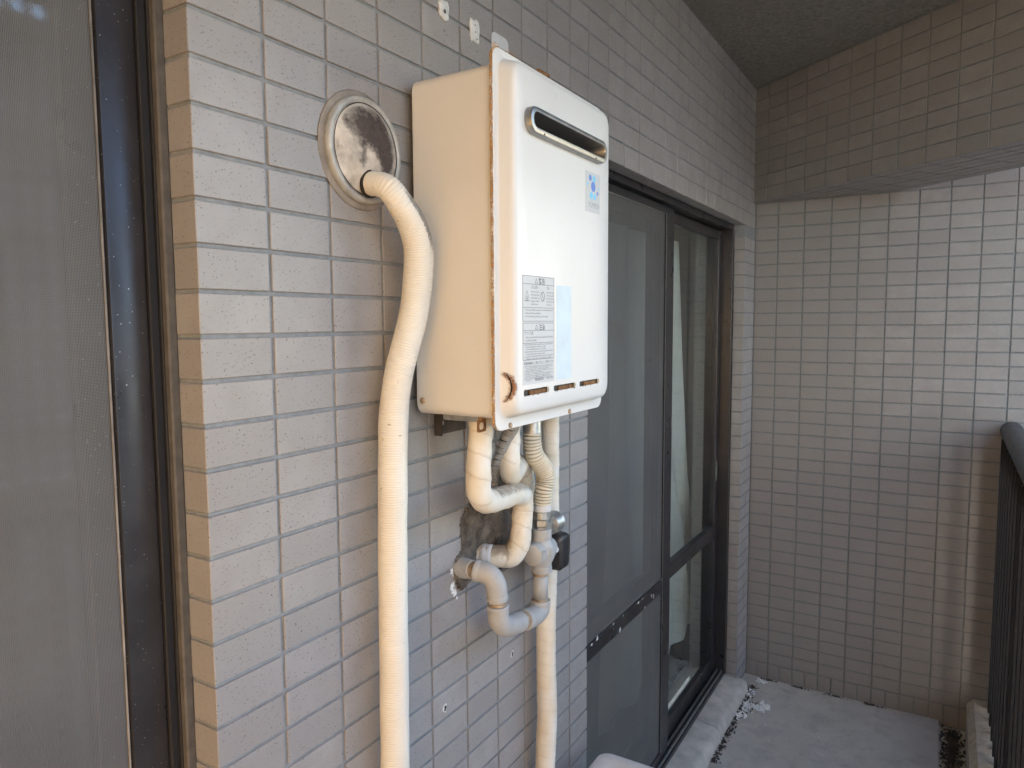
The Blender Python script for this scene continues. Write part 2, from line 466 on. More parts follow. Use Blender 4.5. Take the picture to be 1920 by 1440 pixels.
# ---- ground, floor, ceiling
tag(obj('ground', bx(-300, 300, -300, 300, -9.4, -9.2), 'earth'), kind='structure')
tag(obj('floor', bx(-.06, .727, -1.4, YE+.004, FLOOR-.15, FLOOR), 'floor'), kind='structure')
tag(obj('gutter', bx(.727, .812, -1.4, YE+.004, FLOOR-.15, FLOOR-.02), 'floor'), kind='structure')
bm = bmesh.new()
SLAB = 1.39
cs = [(-.2, -1.4), (SLAB, -1.4), (SLAB, 2.576-.75*SLAB), (-.2, 2.576+.15)]
lo = [bm.verts.new((x, y, CEIL)) for x, y in cs]; hi = [bm.verts.new((x, y, CEIL+.18)) for x, y in cs]
bm.faces.new(lo[::-1]); bm.faces.new(hi)
for i in range(4): bm.faces.new((lo[i], lo[(i+1) % 4], hi[(i+1) % 4], hi[i]))
tag(obj('ceiling', bm, 'ceiling_spray'), kind='structure')
# kerb
bm = bmesh.new()
prof = [(.812, FLOOR-.12), (.812, -1.775), (.834, -1.752), (.905, -1.748), (.985, -1.752), (.985, FLOOR-.15)]
ys = [-1.4+i*.05 for i in range(81)]; ys = [y for y in ys if y < YE-.004]+[YE-.004]
rows = []
for y in ys:
    rows.append([bm.verts.new((x+noise.noise(Vector((x*30, y*14, 1)))*.0025, y, z+noise.noise(Vector((x*30, y*11, 7)))*.002)) for x, z in prof])
for a, b in zip(rows, rows[1:]):
    for j in range(len(prof)-1): bm.faces.new((a[j], a[j+1], b[j+1], b[j]))
bm.faces.new(rows[0]); bm.faces.new(rows[-1][::-1])
bmesh.ops.recalc_face_normals(bm, faces=bm.faces)
tag(obj('kerb', bm, 'kerb_concrete', auto=40), kind='structure')

# ---- long tiled wall (pier, lintels, far pier)
lw = thing('tiled_wall', 'long speckled beige tiled wall that carries the white water heater', 'wall', (0, 0, FLOOR))
OP0, OP1, HEAD = .990, 2.442, .047
bm = bmesh.new()
box(bm, -.20, -G, .004, OP0-.004, FLOOR, CEIL+.1)                    # pier core
box(bm, -.20, -G, OP0-.004, OP1+.004, HEAD+.004, CEIL+.1)            # over the far door
box(bm, -.20, -G, OP1+.004, 3.1, FLOOR, CEIL+.1)                   # far pier
box(bm, -.20, -G, -1.4, .004, HEAD+.004, CEIL+.1)                    # over the near window
obj('wall_core', bm, 'grout', lw)
sp = []; Z0 = Vector((0, 0, FLOOR))
T = .0475; DEEP = .042
def put(x0, x1, y0, y1, z0, z1, nrm=(1, 0, 0), base=Z0):
    sp.append((((x0+x1)/2, (y0+y1)/2, (z0+z1)/2-base.z), (x1-x0, y1-y0, z1-z0), nrm))
g = .0025
for j in range(-12, 38):
    zt, zb = -.05*j-g, -.05*(j+1)+g
    zt = min(zt, CEIL-.002)
    if zb < FLOOR: continue
    if zt-zb < .01: continue
    # pier: ten columns; the end ones are corner pieces with a return
    for i in range(10):
        y0, y1 = (.1*i+g if i else .0015), (.1*(i+1)-g if i < 9 else OP0)
        deep = DEEP if (i in (0, 9)) else .008
        put(-deep, 0, y0, y1, zb, zt)
    if zb > HEAD:
        for i in range(10, 26):
            y0, y1 = .1*i+g, min(.1*(i+1)-g, YE-.004)
            if i == 10: y0 = OP0+2*g
            put(-(DEEP if (abs(zb-.0525) < .001) else .008), 0, y0, y1, (HEAD if abs(zb-.0525) < .001 else zb), zt)
        for i in range(-13, 0): put(-.008, 0, .1*i+g, .1*(i+1)-g-(.003 if i == -1 else 0), zb, zt)
    elif zt < HEAD:
        put(-DEEP, 0, OP1, OP1+.095, zb, zt); put(-.008, 0, OP1+.1, YE-.004, zb, zt)
lay_tiles(lw, sp)
# ---- end wall
ew = thing('tiled_wall', 'speckled beige tiled end wall across the far end of the balcony', 'wall', (0, YE, FLOOR))
bm = bmesh.new(); box(bm, -.20, 1.45, YE+G, YE+.22, FLOOR-.02, 1.2); obj('wall_core', bm, 'grout', ew)
sp = []
cols = [0.0]+[.0899+.1*i for i in range(14)]
for j in range(-12, 36):
    zt, zb = -.0023-.05*j-g, -.0023-.05*(j+1)+g
    for a, b in zip(cols, cols[1:]):
        sp.append((((a+b)/2, .004, (zt+zb)/2-FLOOR), (b-a-2*g if a else b-a-g-.004, .008, zt-zb), (0, -1, 0)))
half = []
for a, b in zip(cols, cols[1:]): half += [(a, (a+b)/2), ((a+b)/2, b)]
for a, b in half: sp.append((((a+b)/2, .004, (-1.8023-g+FLOOR-.012)/2-FLOOR), (b-a-2*g, .008, -1.8023-g-(FLOOR-.012)), (0, -1, 0)))
lay_tiles(ew, sp)
# ---- oblique beam
BZ = .150
bt = thing('ceiling_beam', 'dark tiled beam slanting across under the ceiling', 'beam', (0, 2.576, BZ))
bt.rotation_euler = (0, 0, math.atan2(-.6, .8))
def lobj(name, bm, mat, parent):
    me = bpy.data.meshes.new(name); bm.to_mesh(me); bm.free(); me.materials.append(M[mat]); return link_mesh(name, me, parent, (0, 0, 0))
bm = bmesh.new(); box(bm, -.12, 1.74, G, .35-G, G, CEIL-BZ+.18); lobj('beam_core', bm, 'grout', bt)
sp = []
ucols = [-.127+.1*i for i in range(20)]
for a, b in zip(ucols, ucols[1:]):
    if b > 1.75: continue
    for r_ in range(10):
        z0, z1 = .05*r_-.0005+g, .05*(r_+1)-g
        if r_ == 0: z0 = 0
        if z1 > CEIL-BZ: z1 = CEIL-BZ-.003
        if z1-z0 < .006: continue
        d = .045 if r_ == 0 else .008
        sp.append((((a+b)/2, d/2, (z0+z1)/2), (b-a-2*g, d, z1-z0), (0, -1, 0)))
    for r_ in range(1, 7):
        v0, v1 = .05*r_+g, .05*(r_+1)-g
        sp.append((((a+b)/2, (v0+v1)/2, .004), (b-a-2*g, v1-v0, .008), (0, 0, -1)))
lay_tiles(bt, sp)

# ------------------------------------------------------------------ near window (left edge of the picture)
nw = thing('sliding_window', 'near window with grey insect screen and wide dark bronze stile left of the tiled corner', 'window', (-.06, -.5, FLOOR))
bm = bmesh.new()
box(bm, -.052, -.14, -.010, .004, FLOOR, HEAD, bev=.001)
box(bm, -.056, -.12, -.020, -.010, FLOOR, HEAD, bev=.001)
box(bm, -.052, -.14, -1.35, -.010, .020, HEAD, bev=.001)
obj('frame', bm, 'panel_dark', nw, auto=30)
bm = bmesh.new(); box(bm, -.060, -.078, -.0615, -.0205, FLOOR+.06, .020, bev=.0025, seg=2)
box(bm, -.060, -.078, -1.3, -.0615, .0, .020, bev=.002)
obj('stile', bm, 'bronze', nw, auto=30)
obj('insect_screen', bx(-.067, -.0665, -1.3, -.0625, FLOOR+.06, .0), 'insect_mesh', nw)
bm = bmesh.new(); tube(bm, [(-.0655, -.0635, FLOOR+.06), (-.0655, -.0635, 0)], .0013, 8, spline=False); obj('spline_cord', bm, 'sealant', nw, smooth=True)
obj('pane', bx(-.103, -.098, -1.3, -.080, FLOOR+.06, .0), 'window_glass', nw)
bm = bmesh.new(); box(bm, -.108, -.088, -.0830, -.021, FLOOR+.06, .019, bev=.002); obj('sash', bm, 'bronze', nw, auto=30)
bm = bmesh.new(); box(bm, -.0425, -.053, -.0085, .0035, FLOOR, HEAD, bev=.002)
for v in bm.verts: v.co.y += 0
obj('caulk', bm, 'caulk', nw)

# ------------------------------------------------------------------ far sliding door
fd = thing('sliding_door', 'far dark bronze sliding door with grey insect screen and clear glass sash', 'door', (-.08, 1.7, FLOOR+.07))
SILL = -1.80
bm = bmesh.new()
box(bm, -.150, -.045, OP0-.002, OP0+.022, SILL, .028, bev=.001)
box(bm, -.150, -.043, OP1-.022, OP1+.002, SILL, .028, bev=.001)
box(bm, -.150, -.047, OP0-.002, OP1+.002, .028, HEAD+.002, bev=.001)
box(bm, -.150, -.048, OP0-.002, OP1+.002, SILL-.012, SILL+.006, bev=.001)
obj('frame', bm, 'bronze', fd, auto=30)
for i, x in enumerate((-.056, -.074)):
    obj('track', bx(x-.0025, x+.0025, OP0+.022, OP1-.022, SILL+.006, SILL+.016), 'galvanised', fd)
sc_ = obj('screen_frame', (lambda b: (box(b, -.071, -.062, 1.690, 1.765, SILL+.008, .022, bev=.0015), box(b, -.071, -.062, OP0+.024, 1.690, .0, .022, bev=.0015),
     box(b, -.071, -.062, OP0+.024, 1.690, SILL+.008, -1.757, bev=.0015), box(b, -.0715, -.0605, OP0+.024, 1.690, -1.2085, -1.166, bev=.0015), b)[-1])(bmesh.new()), 'bronze', fd, auto=30)
obj('insect_screen', bx(-.067, -.0665, OP0+.024, 1.690, SILL+.04, .0), 'insect_mesh', sc_)
bm = bmesh.new(); tube(bm, [(-.0612, 1.6885, -1.757), (-.0612, 1.6885, -.001), (-.0612, OP0+.03, -.001)], .0012, 6, spline=False); obj('spline_cord', bm, 'galvanised', sc_, smooth=True)
def sash(y0, y1, x0, x1):
    b = bmesh.new()
    box(b, x0, x1, y0, y0+.045, SILL+.008, .024, bev=.0015); box(b, x0, x1, y1-.040, y1, SILL+.008, .024, bev=.0015)
    box(b, x0, x1, y0+.045, y1-.04, -.012, .024, bev=.0015); box(b, x0, x1, y0+.045, y1-.04, SILL+.008, -1.722, bev=.0015)
    box(b, x0-.001, x1+.001, y0+.045, y1-.04, -1.215, -1.163, bev=.0015)
    o = obj('sash', b, 'bronze', fd, auto=30)
    xm = (x0+x1)/2
    obj('pane', bx(xm-.002, xm+.002, y0+.04, y1-.035, -1.164, -.010), 'door_glass', o)
    obj('pane', bx(xm-.002, xm+.002, y0+.04, y1-.035, -1.724, -1.214), 'door_glass', o)
    return o
s1 = sash(1.70, OP1-.023, -.108, -.086)
sash(OP0+.023, 1.755, -.140, -.118)
bm = bmesh.new(); box(bm, -.0862, -.0848, 2.390, 2.406, -.98, -.90, bev=.0006); obj('finger_pull', bm, 'galvanised', s1)
# paint drips on the mid rail
bm = bmesh.new()
for _ in range(16):
    y = random.uniform(1.05, 1.68); z = random.choice((-1.168, -1.185, -1.20))+random.uniform(-.006, .006)
    blob_patch(bm, -.0603, y, z, oval(random.uniform(.002, .006), random.uniform(.002, .009), 9, .4), rings=1)
obj('paint_spot', bm, 'white_putty', fd)
# curtain and dark room behind the glass
PW = [(.05, 2.28), (-.41, 2.36), (-.98, 2.46), (-1.25, 2.58), (-1.58, 2.70), (-1.68, 2.63), (-1.76, 2.57), (-1.84, 2.45)]
def pw(z):
    for (a, b), (c_, d) in zip(PW, PW[1:]):
        if z >= c_: return b+(d-b)*(a-z)/(a-c_)
    return PW[-1][1]
cu = bmesh.new(); rows = []
NZ = 30
for iz in range(NZ+1):
    t = iz/NZ; z = -.02+t*(-1.69)
    row = []
    far = pw(z)
    for iy in range(41):
        u = iy/40; y = 1.60+(far-1.60)*u
        fold = math.sin(u*34+math.sin(t*5)*.9)*.017*(.45+.75*t)+math.sin(u*13+t*4)*.010
        row.append(cu.verts.new((-.228+fold*.8-.012*t*u, y, z+.03*u*(t > .9)*1.0)))
    rows.append(row)
for a, b in zip(rows, rows[1:]):
    for j in range(40): cu.faces.new((a[j], a[j+1], b[j+1], b[j]))
bmesh.ops.solidify(cu, geom=cu.faces, thickness=.0012)
tag(obj('curtain', cu, 'curtain', smooth=True), 'white curtain hanging in folds behind the far door glass', 'curtain')
bm = bmesh.new()
box(bm, -2.6, -.201, -1.6, 3.0, SILL-.06, SILL-.012); box(bm, -2.6, -.201, -1.6, 3.0, .30, .36); box(bm, -2.66, -2.6, -1.6, 3.0, SILL-.06, .36)
box(bm, -2.6, -.201, 3.0, 3.06, SILL-.06, .36); box(bm, -2.6, -.201, -1.66, -1.6, SILL-.06, .36)
tag(obj('room', bm, 'room_dark'), kind='structure')
# concrete sill in front of the door: two blocks with an open joint
sl = thing('door_sill', 'grey concrete sill blocks stepping out below the far door', 'sill', (0, 1.6, FLOOR), kind='structure')
def sillblock(y0, y1):
    b = bmesh.new(); n = max(2, int((y1-y0)/.04)); rr = []
    pr = [(-.16, FLOOR), (-.16, SILL-.014), (-.045, SILL-.012), (.024, SILL-.020), (.034, SILL-.026), (.040, SILL-.036), (.046, FLOOR)]
    for i in range(n+1):
        y = y0+(y1-y0)*i/n
        rr.append([b.verts.new((x+noise.noise(Vector((y*9, x*20, 3)))*.002, y, z+(noise.noise(Vector((y*12, x*30, 5)))*.002 if z > FLOOR else 0))) for x, z in pr])
    for a, c_ in zip(rr, rr[1:]):
        for j in range(len(pr)-1): b.faces.new((a[j], a[j+1], c_[j+1], c_[j]))
    b.faces.new(rr[0]); b.faces.new(rr[-1][::-1]); bmesh.ops.recalc_face_normals(b, faces=b.faces)
    obj('sill_block', b, 'sill_concrete', sl, auto=35)
sillblock(OP0-.06, 1.55); sillblock(1.554, 2.043); sillblock(2.047, 2.455)

# ------------------------------------------------------------------ water heater
hz = thing('water_heater', 'white wall hung gas water heater with rusty cover edge and slotted exhaust vent', 'water heater', (.015, .525, -.475))
HY0, HY1 = .351, .700
bm = bmesh.new()
secs = [(.015, rrect(HY0+.004, HY1-.004, -.469, .013, .014)), (.019, rrect(HY0, HY1, -.473, .017, .016)), (.156, rrect(HY0, HY1, -.473, .017, .012))]
loft(bm, secs)
casing = obj('casing', bm, 'side_enamel', hz, auto=40)
# front cover: flange, sloping sides, raised face with the vent and three slots cut through
FY0, FY1, FZ0, FZ1 = .357, .688, -.468, .024
def slot(y0, y1, z0, z1): return rrect(y0, y1, z0, z1, .0025, 3)
SL = [(.383, .458, -.4415, -.4325), (.474, .549, -.4415, -.4330), (.564, .640, -.4415, -.4330)]
VY0, VY1, VZ0, VZ1 = .392, .642, -.068, -.040
def rr2(y0, y1, z0, z1, r): return rrect(y0, y1, z0, z1, r, 6)
bm = bmesh.new()
loft(bm, [(.1565, rr2(.346, .706, -.490, .037, .017)), (.1605, rr2(.346, .706, -.490, .037, .017)), (.1615, rr2(.347, .705, -.489, .036, .017)),
          (.1615, rr2(FY0-.005, FY1+.005, FZ0-.010, FZ1+.004, .022)), (.164, rr2(FY0-.001, FY1+.001, FZ0-.005, FZ1+.001, .022)),
          (.176, rr2(FY0+.003, FY1-.003, FZ0-.001, FZ1-.002, .022)), (.1815, rr2(FY0+.005, FY1-.005, FZ0+.001, FZ1-.004, .022)),
          (.1845, rr2(FY0+.008, FY1-.008, FZ0+.004, FZ1-.007, .021)), (.186, rr2(FY0+.013, FY1-.013, FZ0+.009, FZ1-.012, .018))],
     holes=[slot(*q) for q in SL]+[rrect(VY0, VY1, VZ0, VZ1, .0135, 6)])
cover = obj('front_cover', bm, 'enamel', hz, auto=32)
# dark inside behind the openings
obj('inner_baffle', bx(.1775, .1785, .376, .648, -.450, -.425), 'soot_steel', hz)
for y0, y1, z0, z1 in SL:
    b = bmesh.new(); box(b, .1795, .1812, y0+(y1-y0)*.35, y1, z0-.001, z1-.003); o = obj('slot_louvre', b, 'rust', hz)
# exhaust vent surround
bm = bmesh.new()
def ring_loft(bm, secs):
    rings = [[bm.verts.new((x, y, z)) for y, z in p] for x, p in secs]; n = len(rings[0])
    for a, b in zip(rings, rings[1:]):
        for j in range(n): bm.faces.new((a[j], a[(j+1) % n], b[(j+1) % n], b[j]))
def vr(o, r): return rrect(VY0-o, VY1+o, VZ0-o, VZ1+o, r, 8)
ring_loft(bm, [(.186, vr(.0045, .0175)), (.1945, vr(.0045, .0175)), (.1970, vr(.0035, .0165)), (.1980, vr(.001, .014)), (.1978, vr(-.003, .0105)), (.1950, vr(-.0045, .009)), (.160, vr(-.0045, .009))])
bmesh.ops.recalc_face_normals(bm, faces=bm.faces)
vent = obj('exhaust_vent', bm, 'stainless', hz, auto=40)
b = bmesh.new(); box(b, .1575, .1605, VY0+.004, VY1-.004, VZ0+.004, VZ1-.004); obj('vent_back', b, 'soot_black', vent)
for y in (.425, .600): obj('rivet', lth((.1972, y, VZ0-.0018), (1, 0, 0), [(0, .0016), (.001, .0014)], 10), 'dark_gap', vent)
# rusty lip round the cover edge
bm = bmesh.new()
out = rr2(.346, .706, -.490, .037, .017); n = len(out)
def dense(pts, st):
    o = []
    for i in range(len(pts)):
        a = Vector(pts[i]); b_ = Vector(pts[(i+1) % len(pts)]); m_ = max(1, int((b_-a).length/st))
        o += [a.lerp(b_, t/m_) for t in range(m_)]
    return o
dp = dense(out, .003)
cen = Vector((.526, -.226)); La = bm.verts.layers.float.new('wear'); rings = []
for p in dp:
    left = max(0, min(1, (.37-p.x)/.02)); top = max(0, min(1, (p.y-.02)/.012))*max(0, min(1, (.50-p.x)/.1))
    wv = .20+.30*left+.30*top+.22*noise.noise(Vector((p.x*60, p.y*60, 2)))
    d = (p-cen).normalized(); r_ = []
    for x, off, w_ in ((.1560, .0004, wv), (.1600, .0005, wv), (.1618, -.0008, wv-.12), (.1619, -.0060, wv-.50)):
        v = bm.verts.new((x, p.x+(.0 if abs(d.x) < .1 else math.copysign(off, d.x))*(1), p.y+math.copysign(off, d.y)*(abs(d.y) > .6))); v[La] = w_; r_.append(v)
    rings.append(r_)
for i in range(len(rings)):
    a, b_ = rings[i], rings[(i+1) % len(rings)]
    for j in range(3): bm.faces.new((a[j], b_[j], b_[j+1], a[j+1]))
obj('edge_rust', bm, 'edge_rust', cover)
# rust round slots
bm = bmesh.new()
for y0, y1, z0, z1 in SL:
    for _ in range(11):
        e = random.random()
        yy = y0+(y1-y0)*e
        zz = z0-.0004 if random.random() < .75 else z1
        blob_patch(bm, .18615+random.random()*.0001, yy, zz, oval(random.uniform(.002, .0055), random.uniform(.0008, .0020), 12, .5), wear_in=.68, rings=3)
    blob_patch(bm, .1863, y1, (z0+z1)/2, oval(.0020, .0050, 14, .4), wear_in=.66, rings=3)
obj('slot_rust', bm, 'rust_bleed', cover)
# hand hold: a crescent opening, with rust about it
def side_x(y): return .1615+(y-(FY0-.005))*1.0
bm = bmesh.new(); N_ = 18; pr = []
for i in range(N_+1):
    t = i/N_; a = math.sin(math.pi*t); z = -.4035-.046*t
    yy = FY0-.0028+.0050*a**.6
    for dy in (-.0010*a-.0003, .0016*a+.0004):
        pass
    pr.append((yy, z, a))
vs = []
for yy, z, a in pr:
    xx = .1660+.0125*a**.6
    vs.append((bm.verts.new((xx+.0010, yy-.0012, z)), bm.verts.new((xx+.0010+.0026*a, yy-.0012+.0008*a, z))))
for a, b_ in zip(vs, vs[1:]): bm.faces.new((a[0], b_[0], b_[1], a[1]))
bmesh.ops.solidify(bm, geom=bm.faces, thickness=.0008)
obj('hand_hold', bm, 'dark_gap', cover)
bm = bmesh.new(); La = bm.verts.layers.float.new('wear'); grid = []
for i in range(25):
    t = i/24; z = -.397-.060*t; a = math.sin(math.pi*max(0, min(1, (t-.1)/.8)))
    row = []
    for j, (xx, yy) in enumerate(((.1622, FY0-.0046), (.1645, FY0-.0016), (.170, FY0+.0008), (.1765, FY0+.0027), (.1822, FY0+.0047), (.1851, FY0+.0078), (.1867, FY0+.0125))):
        v = bm.verts.new((xx+.0003, yy-.0003, z))
        cen_j = 1.2+3.0*a
        v[La] = max(0, .80-.34*abs(j-cen_j))*min(1, a*3)*1.0
        row.append(v)
    grid.append(row)
for a, b_ in zip(grid, grid[1:]):
    for j in range(6): bm.faces.new((a[j], b_[j], b_[j+1], a[j+1]))
obj('hand_hold_rust', bm, 'rust_bleed', cover, smooth=True)
# screws, hooks and brackets
bm = lth((.030, HY0-.0005, -.452), (0, -1, 0), [(0, .0048), (.0016, .0048), (.003, .003), (.0032, .0)], 16, cap1=False); obj('screw', bm, 'brass_thread', casing)
for y in (.385, .575): obj('screw', lth((.1615, y, -.4845), (1, 0, 0), [(0, .0042), (.002, .004), (.003, .0022)], 14), 'brass_thread', cover)
bm = bmesh.new(); tube(bm, [(.055, .395, .014), (.055, .395, .026), (.059, .397, .030), (.064, .401, .026), (.068, .404, .014)], .0014, 8, .002); obj('wire_hook', bm, 'stainless', casing, smooth=True)
bm = bmesh.new(); box(bm, .1500, .1560, .486, .520, .030, .047, bev=.001); obj('top_catch', bm, 'rust', casing)
bm = bmesh.new(); loft(bm, [(.0006, rrect(.585, .640, .01, .170, .010, 5)), (.0022, rrect(.585, .640, .01, .170, .010, 5))]); 
bmesh.ops.translate(bm, verts=bm.verts, vec=(0, .008, 0)); obj('hanging_bracket', bm, 'grey_tag', casing)
bm = bmesh.new(); box(bm, .001, .003, .415, .500, -.516, -.474); box(bm, .003, .016, .415, .4165, -.516, -.474); obj('lower_bracket', bm, 'soot_steel', casing)
obj('bracket_screw', lth((.003, .432, -.4975), (1, 0, 0), [(0, .004), (.002, .004), (.003, .002)], 12), 'stainless', casing)
# rusty clip under the left corner
bm = bmesh.new()
o_ = rrect(.352, .373, -.494, -.4755, .003, 3); i_ = rrect(.3555, .3690, -.4905, -.4800, .0035, 3)
A = [[bm.verts.new((x, y, z)) for y, z in p] for x, p in ((.126, o_), (.128, o_), (.128, i_), (.126, i_))]
for a, b_ in ((0, 1), (1, 2), (2, 3), (3, 0)):
    for j in range(len(o_)): bm.faces.new((A[a][j], A[a][(j+1) % len(o_)], A[b_][(j+1) % len(o_)], A[b_][j]))
box(bm, .124, .129, .359, .366, -.476, -.468)
bmesh.ops.recalc_face_normals(bm, faces=bm.faces); obj('rusty_clip', bm, 'rust', casing)
bm = bmesh.new(); box(bm, .05, .150, .372, .68, -.482, -.4735, bev=.001); obj('bottom_plate', bm, 'galvanised', casing)
# ---- stickers and print
XF = .1862
def sticker(name, y0, y1, z0, z1, mat, dx=0.):
    b = bmesh.new(); box(b, XF-.0004, XF+.0002+dx, y0, y1, z0, z1); return obj(name, b, mat, cover)
def text(body, y, z, size, mat, parent, dx=.0004, sx=1., bold=0., align='LEFT'):
    c_ = bpy.data.curves.new('lettering', 'FONT'); c_.body = body; c_.size = size; c_.offset = bold; c_.align_x = align
    o = bpy.data.objects.new('lettering', c_); COL.objects.link(o); bpy.context.view_layer.update()
    me = bpy.data.meshes.new_from_object(o.evaluated_get(bpy.context.evaluated_depsgraph_get()))
    bpy.data.objects.remove(o)
    me.transform(Matrix(((0, 0, 1, XF+dx), (sx, 0, 0, y), (0, 1, 0, z), (0, 0, 0, 1))))
    me.transform(Matrix.Translation(-wpos(parent)))
    me.materials.clear(); me.materials.append(M[mat])
    for p in me.polygons: p.material_index = 0
    return link_mesh('lettering', me, parent, (0, 0, 0))
st = sticker('brand_sticker', .585, .640, -.155, -.090, 'label_paper')
def dot(parent, y, z, ry, rz, mat, tilt=0.):
    b = bmesh.new(); vs = [b.verts.new((XF+.0004, y+a, z+c_)) for a, c_ in oval(ry, rz, 20, 0, tilt)]; b.faces.new(vs); obj('logo_dot', b, mat, parent)
for y, z, ry, rz, mt, tl in ((.602, -.0995, .0052, .0052, 'logo_blue', .5), (.6165, -.0995, .0062, .0058, 'logo_cyan', 0), (.6135, -.1125, .0085, .0085, 'logo_blue', 0),
        (.591, -.1105, .0045, .0020, 'logo_cyan', .7), (.6365, -.1125, .0030, .0018, 'logo_cyan', -.5), (.630, -.1215, .0034, .0034, 'logo_blue', 0),
        (.6065, -.1275, .0064, .0062, 'logo_cyan', 0), (.6195, -.1285, .0050, .0050, 'logo_cyan', 0)):
    dot(st, y, z, ry, rz, mt, tl)
text('YUMEX', .5945, -.1465, .0115, 'ink_soft', st, sx=1.12, bold=.0)
wl_ = sticker('warning_label', .380, .475, -.4255, -.2695, 'label_paper')
bl_ = sticker('faded_label', .483, .533, -.4245, -.2800, 'label_faded')
def rule(z, y0=.3808, y1=.4742, h=.0006, mat='ink'):
    b = bmesh.new(); box(b, XF+.0002, XF+.00045, y0, y1, z-h/2, z+h/2); return b
bm = bmesh.new()
def hr(z, y0=.3808, y1=.4742, h=.0006): box(bm, XF+.0001, XF+.0004, y0, y1, z-h/2, z+h/2)
for z in (-.2700, -.2815, -.3150, -.3345, -.3372, -.3480, -.3660, -.3900): hr(z)
for y in (.3808, .4742): box(bm, XF+.0001, XF+.0004, y-.0003, y+.0003, -.3345, -.2700); box(bm, XF+.0001, XF+.0004, y-.0003, y+.0003, -.3900, -.3372)
def tri(y, z, w, h, th=.0007):
    a = [(y-w/2, z), (y+w/2, z), (y, z+h)]; cy, cz = y, z+h/3
    i = [(cy+(p-cy)*(1-th*3.2/h), cz+(q-cz)*(1-th*3.2/h)) for p, q in a]
    A_ = [bm.verts.new((XF+.0004, p, q)) for p, q in a]; B_ = [bm.verts.new((XF+.0004, p, q)) for p, q in i]
    for j in range(3): bm.faces.new((A_[j], A_[(j+1) % 3], B_[(j+1) % 3], B_[j]))
tri(.4195, -.2800, .0085, .0075); tri(.4195, -.3465, .0085, .0075); tri(.3925, -.3060, .0145, .0155, .0008)
A_ = [bm.verts.new((XF+.0004, .4385+a, -.2985+c_)) for a, c_ in oval(.0062, .0072, 20)]; B_ = [bm.verts.new((XF+.0004, .4385+a, -.2985+c_)) for a, c_ in oval(.0050, .0060, 20)]
for j in range(20): bm.faces.new((A_[j], A_[(j+1) % 20], B_[(j+1) % 20], B_[j]))
for s_ in (1,):
    q = [(.4345, -.2938), (.4352, -.2930), (.4425, -.3030), (.4418, -.3038)]; bm.faces.new([bm.verts.new((XF+.0004, *p)) for p in q])
bm.faces.new([bm.verts.new((XF+.0004, .3925+a, -.3022+c_)) for a, c_ in oval(.0012, .0036, 8)])
obj('printed_rule', bm, 'ink', wl_)
text('警告', .4265, -.2802, .0098, 'ink', wl_, bold=.0001)
text('注意', .4265, -.3468, .0098, 'ink', wl_, bold=.0001)
text('火災注意', .4035, -.2875, .0050, 'ink', wl_)
text('禁止', .4510, -.2875, .0050, 'ink', wl_)
text('ヤケド注意', .3845, -.3535, .0052, 'ink', wl_)
text('取扱説明書をよく読んで正しくご使用ください', .3835, -.3965, .0043, 'ink', wl_, bold=.00005)
# lines of print too fine to read in the photograph: broken rows of ink
bm = bmesh.new()
def fine(z, y0, y1, h=.0022):
    y = y0
    while y < y1:
        w_ = random.uniform(.0008, .0026); w_ = min(w_, y1-y)
        hh = h*random.uniform(.55, 1.); zo = random.uniform(-.0002, .0002)
        a = [bm.verts.new((XF+.00035, p, q+zo)) for p, q in ((y, z), (y+w_, z), (y+w_, z+hh), (y, z+hh))]; bm.faces.new(a)
        if random.random() < .5:
            bm.faces.new([bm.verts.new((XF+.00035, p, q)) for p, q in ((y, z+h*1.05), (y+w_*.8, z+h*1.05), (y+w_*.8, z+h*1.2), (y, z+h*1.2))])
        y += w_+random.uniform(.0003, .0008)
for i in range(5): fine(-.2932-.0045*i, .4035, .4285-(.005 if i == 4 else 0)); fine(-.2932-.0045*i, .4505, .4725-(.006 if i == 4 else 0))
for i, e in enumerate((.470, .432, .455)): fine(-.3195-.0047*i, .3870, e)
for i, e in enumerate((.471, .420)): fine(-.3588-.0045*i, .3885, e)
for i, e in enumerate((.470, .447, .448, .471, .445, .471, .465)): fine(-.3690-.0034*i-.0, .3885 if i in (1, 2, 4, 6) else .3850, e, .0018)
for i, e in enumerate((.470, .472, .457, .470, .440, .470, .460, .465, .470, .402)): fine(-.4000-.0023*i, .3885 if i in (1, 2, 4, 6, 9) else .3850, e, .0014)
fine(-.4215, .4150, .4410, .0055); fine(-.4205, .4500, .4720, .0022)
obj('fine_print', bm, 'ink_soft', wl_)

# ------------------------------------------------------------------ round wall cap and the big hose
cp = thing('wall_cap', 'round metal wall cap with sooty face where the cream hose comes out', 'wall cap', (0, .262, -.102))
CC = Vector((.0, .261, -.101))
obj('sealant', lth(CC, (1, 0, 0), [(.0002, .0800), (.0012, .0790), (.0020, .076), (.0026, .0715)], 48, cap1=False), 'sealant', cp, smooth=True)
obj('rim', lth(CC, (1, 0, 0), [(.0005, .0718), (.008, .0715), (.0118, .0700), (.0128, .0675), (.0118, .0645), (.0100, .0625)], 48, cap1=False), 'cap_steel', cp, smooth=True)
bm = bmesh.new(); NR = 14; prev = None; NS = 48
c_ = bm.verts.new(CC+Vector((.0260, 0, 0)))
for k_ in range(1, NR+1):
    f = k_/NR; r_ = .0622*f; xx = .0095+.0165*(1-f**2.2)
    ring = []
    for j in range(NS):
        a = 2*math.pi*j/NS
        p = CC+Vector((xx, r_*math.cos(a), r_*math.sin(a)))
        p.x += noise.noise(p*60)*.0022*(1-f**6)
        ring.append(bm.verts.new(p))
    for j in range(NS):
        if prev is None: bm.faces.new((c_, ring[j], ring[(j+1) % NS]))
        else: bm.faces.new((prev[j], ring[j], ring[(j+1) % NS], prev[(j+1) % NS]))
    prev = ring
